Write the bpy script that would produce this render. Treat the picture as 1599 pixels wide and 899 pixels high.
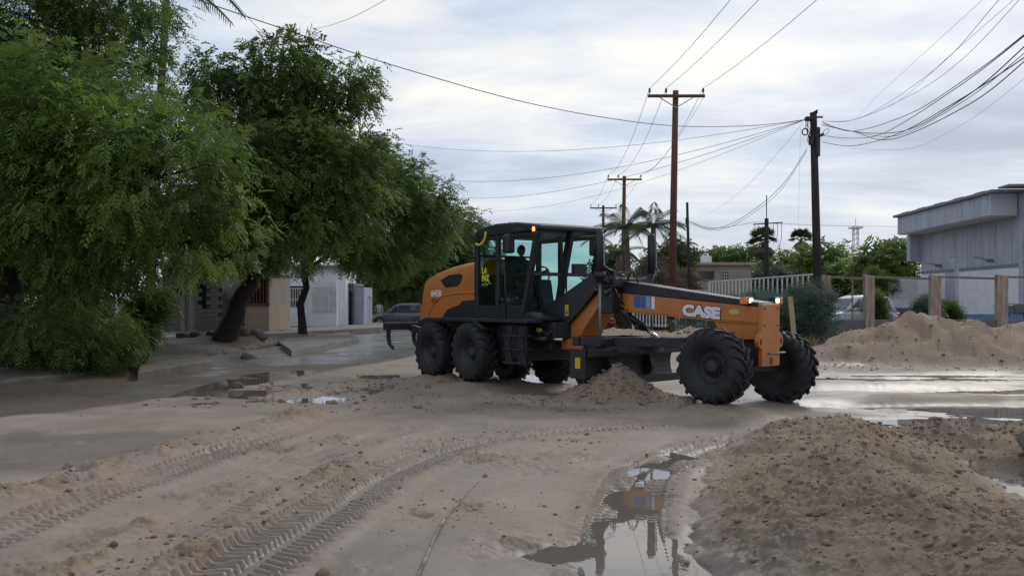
import bpy, bmesh, math, random
import numpy as np
from mathutils import Matrix, Vector

# ------------------------------------------------------------------ camera, sky, sun, exposure
scene = bpy.context.scene
for o in list(bpy.data.objects): bpy.data.objects.remove(o)
F, CX, HZ, CAMH = 1500.0, 799.5, 469.5, 1.784
cam_d = bpy.data.cameras.new('camera'); cam = bpy.data.objects.new('camera', cam_d)
scene.collection.objects.link(cam)
cam.location = (0, 0, CAMH); cam.rotation_euler = (math.radians(90), 0, 0)
cam_d.sensor_width = 36; cam_d.lens = 36 * F / 1599; cam_d.shift_y = (HZ - 449.5) / 1599
cam_d.clip_end = 6000; cam_d.clip_start = 0.05
scene.camera = cam
SUN_EL, SUN_AZ = math.radians(34), math.radians(28)      # azimuth from +Y towards +X
world = bpy.data.worlds.new('World'); scene.world = world; world.use_nodes = True
def build_world():
    nt = world.node_tree; N = nt.nodes; Lk = nt.links; N.clear()
    out = N.new('ShaderNodeOutputWorld')
    sky = N.new('ShaderNodeTexSky'); sky.sky_type = 'NISHITA'; sky.sun_disc = False
    sky.sun_elevation = SUN_EL; sky.sun_rotation = SUN_AZ; sky.dust_density = 2.0
    b1 = N.new('ShaderNodeBackground'); b1.inputs[1].default_value = 0.1
    Lk.new(sky.outputs[0], b1.inputs[0])
    tc = N.new('ShaderNodeTexCoord'); sep = N.new('ShaderNodeSeparateXYZ'); Lk.new(tc.outputs['Generated'], sep.inputs[0])
    def M(op, a, b=None, c=None):
        n = N.new('ShaderNodeMath'); n.operation = op
        for i, x in enumerate((a, b, c)):
            if x is None: continue
            if isinstance(x, (int, float)): n.inputs[i].default_value = x
            else: Lk.new(x, n.inputs[i])
        return n.outputs[0]
    zc = M('ADD', M('MAXIMUM', sep.outputs[2], 0.0), 0.13)
    u = M('DIVIDE', sep.outputs[0], zc); v = M('DIVIDE', sep.outputs[1], zc)
    cmb = N.new('ShaderNodeCombineXYZ'); Lk.new(u, cmb.inputs[0]); Lk.new(v, cmb.inputs[1])
    def noise(scale, detail, rough, off, dist=0.0, st=(1, 1, 1)):
        mp = N.new('ShaderNodeMapping'); mp.inputs['Location'].default_value = off; mp.inputs['Scale'].default_value = st
        mp.inputs['Rotation'].default_value = (0, 0, 0.25)
        Lk.new(cmb.outputs[0], mp.inputs[0])
        n = N.new('ShaderNodeTexNoise'); n.inputs['Scale'].default_value = scale; n.inputs['Detail'].default_value = detail
        n.inputs['Roughness'].default_value = rough; n.inputs['Distortion'].default_value = dist
        Lk.new(mp.outputs[0], n.inputs[0]); return n.outputs[0]
    n1 = noise(0.62, 7, 0.55, (3.1, 1.7, 0), 0.35, (0.8, 1.25, 1))
    n2 = noise(1.5, 8, 0.6, (7.3, 2.2, 0), 0.3, (0.75, 1.3, 1))
    mixv = M('ADD', M('MULTIPLY', n1, 0.66), M('MULTIPLY', n2, 0.34))
    r = N.new('ShaderNodeValToRGB'); Lk.new(mixv, r.inputs[0])
    el = r.color_ramp.elements
    el[0].position = 0.38; el[0].color = (0.36, 0.42, 0.55, 1)
    el[1].position = 0.63; el[1].color = (0.97, 0.94, 0.89, 1)
    e = el.new(0.445); e.color = (0.47, 0.54, 0.67, 1)
    e = el.new(0.50); e.color = (0.57, 0.65, 0.78, 1)
    e = el.new(0.55); e.color = (0.72, 0.77, 0.84, 1)
    # flat pale haze of the overcast close to the horizon
    hz = N.new('ShaderNodeMapRange'); Lk.new(sep.outputs[2], hz.inputs[0])
    hz.inputs[1].default_value = 0.0; hz.inputs[2].default_value = 0.14; hz.inputs[3].default_value = 0.6; hz.inputs[4].default_value = 0.0
    mx = N.new('ShaderNodeMix'); mx.data_type = 'RGBA'; Lk.new(hz.outputs[0], mx.inputs[0]); Lk.new(r.outputs[0], mx.inputs[6])
    mx.inputs[7].default_value = (0.60, 0.67, 0.77, 1)
    b2 = N.new('ShaderNodeBackground'); Lk.new(mx.outputs[2], b2.inputs[0]); b2.inputs[1].default_value = 0.98
    ms = N.new('ShaderNodeMixShader'); ms.inputs[0].default_value = 0.9
    Lk.new(b1.outputs[0], ms.inputs[1]); Lk.new(b2.outputs[0], ms.inputs[2]); Lk.new(ms.outputs[0], out.inputs[0])
build_world()
sun_d = bpy.data.lights.new('sun', 'SUN'); sun_d.energy = 1.1; sun_d.angle = math.radians(14); sun_d.color = (1, 0.95, 0.87)
sun = bpy.data.objects.new('sun', sun_d); scene.collection.objects.link(sun)
sd = Vector((math.sin(SUN_AZ) * math.cos(SUN_EL), math.cos(SUN_AZ) * math.cos(SUN_EL), math.sin(SUN_EL)))
sun.rotation_euler = sd.to_track_quat('Z', 'Y').to_euler()
vs = scene.view_settings; vs.view_transform = 'Standard'; vs.look = 'None'; vs.exposure = 0.12; vs.gamma = 1.0; vs.use_curve_mapping = False
scene.render.engine = 'CYCLES'; scene.cycles.transparent_max_bounces = 24

# ------------------------------------------------------------------ helpers
C = scene.collection
rnd = random.Random(7); RNG = np.random.default_rng(11)
def at(px, py, Y, dz=0): return Vector(((px - CX) / F * Y, Y, CAMH - (py - HZ) / F * Y + dz))
def gnd(px, py, z=0.0):
    Y = (CAMH - z) * F / (py - HZ); return Vector(((px - CX) / F * Y, Y, z))
def tag(o, label=None, cat=None, group=None, kind=None):
    if label: o['label'] = label
    if cat: o['category'] = cat
    if group: o['group'] = group
    if kind: o['kind'] = kind
    return o
def empty(name, loc=(0, 0, 0), rz=0, label=None, cat=None, group=None):
    o = bpy.data.objects.new(name, None); C.objects.link(o); o.location = loc; o.rotation_euler = (0, 0, rz)
    o.empty_display_size = 0.2
    return tag(o, label, cat, group)
def link(name, me, mat=None, parent=None):
    o = bpy.data.objects.new(name, me); C.objects.link(o)
    if mat is not None and len(me.materials) == 0: me.materials.append(mat)
    if parent is not None: o.parent = parent
    return o
def np_mesh(name, V, Q, smooth=False):
    V = np.asarray(V, np.float32); Q = np.asarray(Q, np.int32); k = Q.shape[1]
    me = bpy.data.meshes.new(name); me.vertices.add(len(V)); me.vertices.foreach_set('co', V.ravel())
    me.loops.add(Q.size); me.loops.foreach_set('vertex_index', Q.ravel())
    me.polygons.add(len(Q)); me.polygons.foreach_set('loop_start', np.arange(0, Q.size, k, dtype=np.int32))
    try: me.polygons.foreach_set('loop_total', np.full(len(Q), k, np.int32))
    except Exception: pass
    if smooth: me.polygons.foreach_set('use_smooth', np.ones(len(Q), bool))
    me.update(calc_edges=True); return me
def attr(me, name, vals):
    a = me.attributes.new(name, 'FLOAT', 'POINT'); a.data.foreach_set('value', np.asarray(vals, np.float32))

class MB:
    def __init__(s): s.v = []; s.f = []; s.m = []; s.sm = []
    def add(s, vs, fs, m=0, smooth=False, xf=None):
        b = len(s.v)
        for p in vs:
            p = Vector(p); s.v.append(tuple(xf @ p) if xf else tuple(p))
        for f in fs: s.f.append([i + b for i in f]); s.m.append(m); s.sm.append(smooth)
        return s
    def box(s, a, b, m=0, xf=None):
        x0, y0, z0 = (min(a[i], b[i]) for i in range(3)); x1, y1, z1 = (max(a[i], b[i]) for i in range(3))
        return s.add([(x0,y0,z0),(x1,y0,z0),(x1,y1,z0),(x0,y1,z0),(x0,y0,z1),(x1,y0,z1),(x1,y1,z1),(x0,y1,z1)],
              [(0,3,2,1),(4,5,6,7),(0,1,5,4),(1,2,6,5),(2,3,7,6),(3,0,4,7)], m, False, xf)
    def beam(s, p, q, w, h, m=0, up=(0, 0, 1)):      # box section between two points
        p = Vector(p); q = Vector(q); d = (q - p).normalized(); u = Vector(up)
        if abs(d.dot(u)) > 0.97: u = Vector((1, 0, 0))
        sd = d.cross(u).normalized(); u = sd.cross(d)
        vs = []
        for e in (p, q):
            for a, b in ((-1,-1),(1,-1),(1,1),(-1,1)): vs.append(e + sd * a * w / 2 + u * b * h / 2)
        return s.add(vs, [(0,1,2,3),(7,6,5,4),(0,4,5,1),(1,5,6,2),(2,6,7,3),(3,7,4,0)], m)
    def prism(s, poly, a, b, axis='y', m=0):          # polygon extruded along an axis; poly in the two other axes
        def P(u, v, w): return {'y': (u, w, v), 'x': (w, u, v), 'z': (u, v, w)}[axis]
        n = len(poly)
        vs = [P(u, v, a) for u, v in poly] + [P(u, v, b) for u, v in poly]
        ar = sum(poly[i][0] * poly[(i+1) % n][1] - poly[(i+1) % n][0] * poly[i][1] for i in range(n))
        fs = [list(range(n)), list(range(2*n-1, n-1, -1))] + [(i, i+n, (i+1) % n + n, (i+1) % n) for i in range(n)]
        flip = (ar > 0) != (axis == 'y'); flip = flip != (b < a)
        if flip: fs = [list(reversed(f)) for f in fs]
        return s.add(vs, fs, m)
    def tube(s, pts, r, n=8, m=0, caps=True, smooth=True):
        pts = [Vector(p) for p in pts]; R = r if isinstance(r, (list, tuple)) else [r] * len(pts)
        vs = []; pu = None
        for i, p in enumerate(pts):
            d = (pts[min(i+1, len(pts)-1)] - pts[max(i-1, 0)])
            d = d.normalized() if d.length > 1e-9 else Vector((0, 0, 1))
            if pu is None: pu = Vector((0, 0, 1)) if abs(d.z) < 0.9 else Vector((1, 0, 0))
            sd = d.cross(pu).normalized(); pu = sd.cross(d).normalized()
            for k in range(n):
                t = 2 * math.pi * k / n; vs.append(p + (sd * math.cos(t) + pu * math.sin(t)) * R[i])
        fs = [(i*n+k, i*n+(k+1) % n, (i+1)*n+(k+1) % n, (i+1)*n+k) for i in range(len(pts)-1) for k in range(n)]
        s.add(vs, fs, m, smooth)
        if caps:
            b = len(s.v) - len(vs)
            s.f.append([b + k for k in range(n)][::-1]); s.m.append(m); s.sm.append(False)
            s.f.append([b + (len(pts)-1)*n + k for k in range(n)]); s.m.append(m); s.sm.append(False)
        return s
    def lathe(s, prof, n=32, m=0, axis='y', c=(0, 0, 0), smooth=True):   # prof: (radius, height along axis)
        vs = []
        for r, h in prof:
            for k in range(n):
                t = 2 * math.pi * k / n; a, b = r * math.cos(t), r * math.sin(t)
                p = {'y': (a, h, b), 'z': (a, b, h), 'x': (h, a, b)}[axis]
                vs.append((p[0] + c[0], p[1] + c[1], p[2] + c[2]))
        fs = []
        for i in range(len(prof)-1):
            for k in range(n):
                q = (i*n+k, i*n+(k+1) % n, (i+1)*n+(k+1) % n, (i+1)*n+k)
                fs.append(q if axis == 'z' else q[::-1])
        return s.add(vs, fs, m, smooth)
    def build(s, name, mat, parent=None, bev=0, xf=None):
        me = bpy.data.meshes.new(name)
        V = [tuple(xf @ Vector(p)) for p in s.v] if xf else s.v
        me.from_pydata(V, [], s.f)
        for mm in (mat if isinstance(mat, (list, tuple)) else [mat]): me.materials.append(mm)
        me.polygons.foreach_set('material_index', s.m); me.polygons.foreach_set('use_smooth', s.sm)
        me.update(); o = link(name, me, None, parent)
        if bev:
            b = o.modifiers.new('bevel', 'BEVEL'); b.width = bev; b.segments = 2; b.limit_method = 'ANGLE'; b.angle_limit = math.radians(35)
        return o
def ico(sub=1):
    bm = bmesh.new(); bmesh.ops.create_icosphere(bm, subdivisions=sub, radius=1)
    V = np.array([v.co[:] for v in bm.verts]); Fc = np.array([[v.index for v in f.verts] for f in bm.faces]); bm.free(); return V, Fc
def text_mesh(body, size, offset=0.0, extrude=0.002, spacing=1.0):
    cu = bpy.data.curves.new('txt', 'FONT'); cu.body = body; cu.size = size; cu.offset = offset; cu.extrude = extrude
    cu.space_character = spacing; cu.resolution_u = 3
    o = bpy.data.objects.new('txt', cu); C.objects.link(o)
    bpy.context.view_layer.update()
    me = bpy.data.meshes.new_from_object(o.evaluated_get(bpy.context.evaluated_depsgraph_get()))
    bpy.data.objects.remove(o); bpy.data.curves.remove(cu); me.materials.clear(); return me

# ------------------------------------------------------------------ materials
def mat(name, c1, c2=None, rough=0.6, metal=0.0, scale=6.0, bump=0.0, bscale=None, spec=0.5, coat=0.0, stretch=(1, 1, 1), r2=None, detail=5, emit=None, dirt=None):
    m = bpy.data.materials.new(name); m.use_nodes = True; nt = m.node_tree; N = nt.nodes; Lk = nt.links
    b = N['Principled BSDF']; b.inputs['Metallic'].default_value = metal; b.inputs['Specular IOR Level'].default_value = spec
    b.inputs['Coat Weight'].default_value = coat
    tc = N.new('ShaderNodeTexCoord'); mp = N.new('ShaderNodeMapping'); mp.inputs['Scale'].default_value = stretch
    Lk.new(tc.outputs['Object'], mp.inputs[0])
    nz = N.new('ShaderNodeTexNoise'); nz.inputs['Scale'].default_value = scale; nz.inputs['Detail'].default_value = detail; nz.inputs['Roughness'].default_value = 0.62
    Lk.new(mp.outputs[0], nz.inputs[0])
    c2 = c2 or tuple(x * 0.8 for x in c1)
    mr = N.new('ShaderNodeMapRange'); mr.inputs[1].default_value = 0.35; mr.inputs[2].default_value = 0.65; Lk.new(nz.outputs[0], mr.inputs[0])
    mx = N.new('ShaderNodeMix'); mx.data_type = 'RGBA'; Lk.new(mr.outputs[0], mx.inputs[0])
    mx.inputs[6].default_value = (*c1, 1); mx.inputs[7].default_value = (*c2, 1)
    col = mx.outputs[2]
    if dirt:        # splashed mud: colour, coverage threshold, noise scale
        n3 = N.new('ShaderNodeTexNoise'); n3.inputs['Scale'].default_value = dirt[2]; n3.inputs['Detail'].default_value = 8; n3.inputs['Roughness'].default_value = 0.7
        Lk.new(tc.outputs['Object'], n3.inputs[0])
        m3 = N.new('ShaderNodeMapRange'); m3.inputs[1].default_value = dirt[1]; m3.inputs[2].default_value = dirt[1] + 0.16; m3.inputs[4].default_value = 0.75; Lk.new(n3.outputs[0], m3.inputs[0])
        mx3 = N.new('ShaderNodeMix'); mx3.data_type = 'RGBA'; Lk.new(m3.outputs[0], mx3.inputs[0]); Lk.new(col, mx3.inputs[6]); mx3.inputs[7].default_value = (*dirt[0], 1)
        col = mx3.outputs[2]
    Lk.new(col, b.inputs['Base Color'])
    r2 = rough * 1.25 if r2 is None else r2
    m2 = N.new('ShaderNodeMapRange'); m2.inputs[1].default_value = 0.3; m2.inputs[2].default_value = 0.7; m2.inputs[3].default_value = rough; m2.inputs[4].default_value = min(r2, 1)
    Lk.new(nz.outputs[0], m2.inputs[0]); Lk.new(m2.outputs[0], b.inputs['Roughness'])
    if bump:
        n2 = N.new('ShaderNodeTexNoise'); n2.inputs['Scale'].default_value = bscale or scale * 4; n2.inputs['Detail'].default_value = 6
        Lk.new(mp.outputs[0], n2.inputs[0])
        bp = N.new('ShaderNodeBump'); bp.inputs['Strength'].default_value = bump; bp.inputs['Distance'].default_value = 0.02
        Lk.new(n2.outputs[0], bp.inputs['Height']); Lk.new(bp.outputs[0], b.inputs['Normal'])
    if emit: b.inputs['Emission Color'].default_value = (*emit[0], 1); b.inputs['Emission Strength'].default_value = emit[1]
    return m
def glass_mat(name, tint, refl=1.45, rough=0.02):
    m = bpy.data.materials.new(name); m.use_nodes = True; nt = m.node_tree; N = nt.nodes; Lk = nt.links; N.clear()
    out = N.new('ShaderNodeOutputMaterial'); t = N.new('ShaderNodeBsdfTransparent'); t.inputs[0].default_value = (*tint, 1)
    g = N.new('ShaderNodeBsdfGlossy'); g.inputs['Roughness'].default_value = rough; g.inputs[0].default_value = (0.8, 0.85, 0.85, 1)
    fr = N.new('ShaderNodeLayerWeight'); fr.inputs[0].default_value = 0.5
    pw = N.new('ShaderNodeMath'); pw.operation = 'POWER'; pw.inputs[1].default_value = 4.0; Lk.new(fr.outputs['Facing'], pw.inputs[0])
    ma = N.new('ShaderNodeMath'); ma.operation = 'MULTIPLY_ADD'; ma.inputs[1].default_value = 0.6; ma.inputs[2].default_value = 0.035; Lk.new(pw.outputs[0], ma.inputs[0])
    ms = N.new('ShaderNodeMixShader'); Lk.new(ma.outputs[0], ms.inputs[0]); Lk.new(t.outputs[0], ms.inputs[1]); Lk.new(g.outputs[0], ms.inputs[2])
    Lk.new(ms.outputs[0], out.inputs[0]); return m
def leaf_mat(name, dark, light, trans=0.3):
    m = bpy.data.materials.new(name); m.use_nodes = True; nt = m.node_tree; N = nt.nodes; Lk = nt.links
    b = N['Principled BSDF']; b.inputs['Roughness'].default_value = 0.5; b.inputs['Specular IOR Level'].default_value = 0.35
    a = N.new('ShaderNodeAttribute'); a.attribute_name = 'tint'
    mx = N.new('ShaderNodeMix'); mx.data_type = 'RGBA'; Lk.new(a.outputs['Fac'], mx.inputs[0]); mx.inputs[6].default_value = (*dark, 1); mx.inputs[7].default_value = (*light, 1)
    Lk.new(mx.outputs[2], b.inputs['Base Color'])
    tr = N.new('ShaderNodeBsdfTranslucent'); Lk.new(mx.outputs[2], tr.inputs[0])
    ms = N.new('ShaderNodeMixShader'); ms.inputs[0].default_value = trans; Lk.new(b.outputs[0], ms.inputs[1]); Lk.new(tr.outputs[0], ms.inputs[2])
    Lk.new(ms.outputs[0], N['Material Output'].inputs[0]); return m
M = {}
MUD = (0.16, 0.12, 0.09)
M['orange'] = mat('orange_paint', (0.50, 0.163, 0.026), (0.43, 0.138, 0.026), 0.38, scale=2.0, coat=0.1, dirt=(MUD, 0.57, 3.5))
M['black'] = mat('black_paint', (0.010, 0.011, 0.014), (0.016, 0.017, 0.02), 0.42, scale=3, dirt=(MUD, 0.70, 4.0))
M['frame'] = mat('dark_steel', (0.013, 0.014, 0.017), (0.022, 0.022, 0.023), 0.5, scale=4, dirt=(MUD, 0.66, 3.0), bump=0.1)
M['rubber'] = mat('tyre_rubber', (0.009, 0.010, 0.012), (0.016, 0.016, 0.018), 0.6, scale=5, bump=0.15, dirt=(MUD, 0.60, 6.0))
M['rim'] = mat('rim_paint', (0.018, 0.019, 0.022), (0.03, 0.03, 0.031), 0.5, scale=4, dirt=(MUD, 0.6, 4.0))
M['chrome'] = mat('chrome_rod', (0.6, 0.6, 0.62), (0.5, 0.5, 0.52), 0.15, 1.0)
M['pipe'] = mat('grey_pipe', (0.25, 0.26, 0.28), (0.18, 0.19, 0.2), 0.4, 0.6)
M['hose'] = mat('rubber_hose', (0.02, 0.02, 0.022), None, 0.5)
M['cabglass'] = glass_mat('cab_glass', (0.80, 0.92, 0.91))
M['white'] = mat('white_decal', (0.75, 0.75, 0.77), (0.68, 0.68, 0.7), 0.5)
M['decal_dark'] = mat('decal_outline', (0.03, 0.035, 0.06), None, 0.5)
M['yellow'] = mat('yellow_decal', (0.62, 0.46, 0.03), (0.5, 0.36, 0.02), 0.5)
M['neon'] = mat('lime_yellow_decal', (0.62, 0.62, 0.03), (0.55, 0.55, 0.03), 0.5)
M['blue1'] = mat('blue_decal', (0.02, 0.13, 0.38), None, 0.45)
M['blue2'] = mat('light_blue_decal', (0.16, 0.36, 0.55), None, 0.45)
M['lamp'] = mat('lamp_lens_lit', (0.9, 0.8, 0.6), None, 0.3, emit=((1, 0.72, 0.36), 2.6))
M['amber'] = mat('amber_lens', (0.6, 0.14, 0.02), None, 0.25, emit=((1, 0.2, 0.03), 0.10))
M['pole'] = mat('reddish_pole', (0.13, 0.05, 0.03), (0.085, 0.036, 0.025), 0.75, scale=3, stretch=(4, 4, 0.5), bump=0.3)
M['darkpole'] = mat('tarred_pole', (0.035, 0.024, 0.022), (0.02, 0.016, 0.016), 0.8, scale=3, stretch=(4, 4, 0.5), bump=0.3)
M['wire'] = mat('cable_sheath', (0.03, 0.03, 0.035), None, 0.6)
M['wiregrey'] = mat('aluminium_wire', (0.12, 0.12, 0.13), None, 0.5)
M['ceramic'] = mat('insulator_ceramic', (0.06, 0.035, 0.03), None, 0.3)
M['bark'] = mat('bark', (0.035, 0.026, 0.02), (0.02, 0.016, 0.013), 0.9, scale=5, stretch=(3, 3, 0.6), bump=0.6)
M['palmbark'] = mat('palm_bark', (0.11, 0.09, 0.07), (0.07, 0.055, 0.045), 0.9, scale=5, stretch=(1, 1, 4), bump=0.5)
M['leaf'] = leaf_mat('neem_leaf', (0.046, 0.082, 0.022), (0.185, 0.265, 0.055), 0.45)
M['leafd'] = leaf_mat('dark_leaf', (0.062, 0.102, 0.032), (0.19, 0.27, 0.072), 0.5)
M['leafg'] = leaf_mat('greyish_leaf', (0.095, 0.14, 0.10), (0.16, 0.22, 0.16), 0.2)
M['leafp'] = leaf_mat('palm_leaf', (0.04, 0.06, 0.025), (0.10, 0.12, 0.05), 0.2)
M['leafdry'] = leaf_mat('dry_leaf', (0.10, 0.075, 0.05), (0.19, 0.15, 0.10), 0.2)
M['drygrass'] = leaf_mat('dry_grass', (0.22, 0.16, 0.07), (0.36, 0.27, 0.13), 0.2)
M['concrete'] = mat('concrete', (0.26, 0.24, 0.22), (0.17, 0.155, 0.14), 0.85, scale=2.5, bump=0.3)
M['kerb'] = mat('muddy_kerb', (0.17, 0.15, 0.13), (0.105, 0.085, 0.068), 0.85, scale=1.6, bump=0.5, bscale=8)
M['block'] = mat('grey_block', (0.20, 0.185, 0.165), (0.15, 0.14, 0.125), 0.9, scale=3, bump=0.3)
M['mortar'] = mat('mortar', (0.13, 0.12, 0.11), None, 0.95)
M['whitewall'] = mat('white_plaster', (0.78, 0.79, 0.81), (0.66, 0.68, 0.70), 0.8, scale=1.5, bump=0.1)
M['whitemetal'] = mat('white_painted_metal', (0.62, 0.63, 0.64), (0.5, 0.5, 0.5), 0.5, scale=4)
M['beige'] = mat('beige_plaster', (0.40, 0.31, 0.23), (0.33, 0.26, 0.2), 0.85, scale=1.5, bump=0.15)
M['beige2'] = mat('pale_beige_plaster', (0.36, 0.31, 0.26), (0.29, 0.25, 0.21), 0.85, scale=1.0, bump=0.1)
M['redtrim'] = mat('dull_red_trim', (0.22, 0.06, 0.045), None, 0.7)
M['maroon'] = mat('maroon_wall', (0.17, 0.045, 0.04), (0.13, 0.035, 0.03), 0.8)
M['window'] = mat('dark_window', (0.012, 0.014, 0.016), (0.02, 0.022, 0.024), 0.12)
M['greydoor'] = mat('grey_metal_door', (0.16, 0.15, 0.15), (0.12, 0.115, 0.115), 0.6)
M['darkvoid'] = mat('dark_doorway', (0.02, 0.02, 0.022), None, 0.8)
M['siding'] = mat('blue_grey_siding', (0.40, 0.43, 0.49), (0.29, 0.32, 0.375), 0.5, scale=1.1, stretch=(2, 2, 0.4))
M['sidingpale'] = mat('pale_grey_siding', (0.56, 0.58, 0.60), (0.48, 0.50, 0.52), 0.5, scale=0.8, stretch=(2, 2, 0.4))
M['lightgrey'] = mat('light_grey_render', (0.42, 0.46, 0.53), (0.3, 0.34, 0.4), 0.7, scale=1.2, stretch=(1, 1, 0.4))
M['roofmetal'] = mat('roof_metal', (0.2, 0.2, 0.21), (0.14, 0.14, 0.15), 0.5)
M['rustpost'] = mat('rust_stained_post', (0.40, 0.345, 0.30), (0.24, 0.15, 0.10), 0.85, scale=4, stretch=(3, 3, 0.35), bump=0.2)
M['rust'] = mat('rusty_rail', (0.19, 0.10, 0.075), (0.26, 0.2, 0.17), 0.8, scale=6)
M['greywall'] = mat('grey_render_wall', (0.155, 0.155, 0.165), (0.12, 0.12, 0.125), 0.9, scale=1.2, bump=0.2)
M['peach'] = mat('peach_wall', (0.42, 0.25, 0.17), None, 0.85)
M['tin'] = mat('galvanised', (0.35, 0.36, 0.38), (0.28, 0.29, 0.3), 0.45, 0.5)
M['wood'] = mat('raw_timber', (0.42, 0.33, 0.19), (0.33, 0.25, 0.14), 0.8, scale=6, stretch=(6, 6, 0.6))
M['stick'] = mat('bleached_stick', (0.36, 0.31, 0.24), (0.13, 0.10, 0.08), 0.8, scale=5, stretch=(1, 1, 1))
M['rock'] = mat('grey_rock', (0.15, 0.125, 0.11), (0.085, 0.07, 0.06), 0.85, scale=4, bump=0.5)
M['rock2'] = mat('pale_rock', (0.30, 0.27, 0.24), (0.17, 0.145, 0.12), 0.85, scale=5, bump=0.8, bscale=14)
M['clod'] = mat('damp_clod', (0.27, 0.205, 0.145), (0.17, 0.125, 0.085), 0.9, scale=6, bump=0.5)
M['cargrey'] = mat('grey_car_paint', (0.10, 0.108, 0.125), (0.09, 0.098, 0.115), 0.25, 0.3, coat=0.5)
M['cardark'] = mat('black_car_paint', (0.012, 0.013, 0.018), None, 0.25, coat=0.5)
M['carwhite'] = mat('white_car_paint', (0.55, 0.57, 0.6), None, 0.3, coat=0.4)
M['carglass'] = mat('car_glass', (0.015, 0.018, 0.02), None, 0.06, spec=0.8)
M['alloy'] = mat('alloy_wheel', (0.45, 0.46, 0.48), None, 0.3, 0.7)
M['tail'] = mat('tail_lamp', (0.35, 0.01, 0.02), None, 0.2, emit=((1, 0.02, 0.05), 0.15))
M['headlamp'] = mat('clear_lamp', (0.6, 0.62, 0.65), None, 0.1)
M['bluetarp'] = mat('blue_panel', (0.12, 0.2, 0.3), None, 0.6)
M['seat'] = mat('seat_fabric', (0.02, 0.02, 0.022), None, 0.85)
M['skin'] = mat('skin', (0.22, 0.11, 0.07), None, 0.55)
M['shirt'] = mat('dark_shirt', (0.03, 0.035, 0.045), None, 0.9)
M['wshirt'] = mat('white_shirt', (0.6, 0.6, 0.62), None, 0.9)
# ------------------------------------------------------------------ ground
_tab = np.random.default_rng(5).random((256, 256))
def vnoise(x, y):
    xi = np.floor(x).astype(int); yi = np.floor(y).astype(int); fx = x - xi; fy = y - yi
    fx = fx * fx * (3 - 2 * fx); fy = fy * fy * (3 - 2 * fy)
    a = _tab[xi & 255, yi & 255]; b = _tab[(xi + 1) & 255, yi & 255]; c = _tab[xi & 255, (yi + 1) & 255]; d = _tab[(xi + 1) & 255, (yi + 1) & 255]
    return (a * (1 - fx) + b * fx) * (1 - fy) + (c * (1 - fx) + d * fx) * fy
def fbm(x, y, s, o=4, g=0.5, ox=0.0):
    t = 0; a = 1.0; n = 0; x = x * s + ox; y = y * s + ox * 1.7
    for i in range(o):
        t = t + a * (vnoise(x, y) - 0.5); n += a; a *= g; x, y = x * 2.03 + 13.1, y * 2.03 + 7.7
    return t / n * 2
def sstep(a, b, x):
    t = np.clip((x - a) / (b - a), 0, 1); return t * t * (3 - 2 * t)
def poly_sd(X, Y, pts, step=0.06):
    """signed lateral distance and arc length to a polyline given in metres (smoothed)"""
    P = np.array(pts, float)
    t = np.arange(len(P)); tt = np.linspace(0, len(P) - 1, 400)
    # Catmull-Rom
    Q = np.zeros((len(tt), 2))
    for k in range(2):
        p = P[:, k]; i = np.clip(np.floor(tt).astype(int), 0, len(P) - 2); u = tt - i
        p0 = p[np.clip(i - 1, 0, None)]; p1 = p[i]; p2 = p[i + 1]; p3 = p[np.clip(i + 2, None, len(P) - 1)]
        Q[:, k] = 0.5 * ((2 * p1) + (p2 - p0) * u + (2 * p0 - 5 * p1 + 4 * p2 - p3) * u ** 2 + (3 * p1 - p0 - 3 * p2 + p3) * u ** 3)
    L = np.concatenate([[0], np.cumsum(np.hypot(*np.diff(Q, axis=0).T))])
    n = max(int(L[-1] / step), 8); Ls = np.linspace(0, L[-1], n)
    Q = np.stack([np.interp(Ls, L, Q[:, 0]), np.interp(Ls, L, Q[:, 1])], 1)
    T = np.gradient(Q, axis=0); T /= np.linalg.norm(T, axis=1, keepdims=True)
    sd = np.full(X.shape, 99.0); sl = np.zeros(X.shape)
    m = (X > Q[:, 0].min() - 1.5) & (X < Q[:, 0].max() + 1.5) & (Y > Q[:, 1].min() - 1.5) & (Y < Q[:, 1].max() + 1.5)
    idx = np.nonzero(m)[0]
    for c0 in range(0, len(idx), 20000):
        I = idx[c0:c0 + 20000]; dx = X[I][:, None] - Q[None, :, 0]; dy = Y[I][:, None] - Q[None, :, 1]
        j = np.argmin(dx * dx + dy * dy, axis=1); r = np.arange(len(I))
        ax, ay = dx[r, j], dy[r, j]
        sd[I] = T[j, 0] * ay - T[j, 1] * ax; al = T[j, 0] * ax + T[j, 1] * ay; sl[I] = Ls[j] + al
        over = (np.abs(al) > 0.35); sd[I[over]] = 99
    return sd, sl, L[-1]
def G2(*pp): return [tuple(gnd(x, y)[:2]) for x, y in pp]
# grader pose (needed for the ground under its wheels)
GO = Vector((-0.39, 20.85, 0.0)); GTH, GAL, GPV = 0.61, 0.156, 1.75
def gworld(x, y, front):
    if front:
        ca, sa = math.cos(GAL), math.sin(GAL); x, y = GPV + ca * (x - GPV) - sa * y, sa * (x - GPV) + ca * y
    return (GO.x + x * math.sin(GTH) + y * math.cos(GTH), GO.y - x * math.cos(GTH) + y * math.sin(GTH))
WH = [(-0.78, -1.0, 0, 0.70), (0.78, -1.0, 0, 0.735), (-0.78, 1.02, 0, 0.545), (0.78, 1.02, 0, 0.605), (6.54, -1.0, 1, 0.745), (6.54, 1.05, 1, 0.635)]
WR = 0.615
KY = np.array([-20, 5, 16, 25, 38, 47, 58, 75, 130.]); KX = np.array([-12.5, -11.2, -10.7, -9.9, -9.4, -8.6, -9.5, -12.5, -24])
SY = np.array([-20, 5, 14.4, 19, 28, 35, 60, 130.]); SX = np.array([-13, -10.0, -7.9, -6.0, -3.9, -3.0, -2.4, -3])
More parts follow.
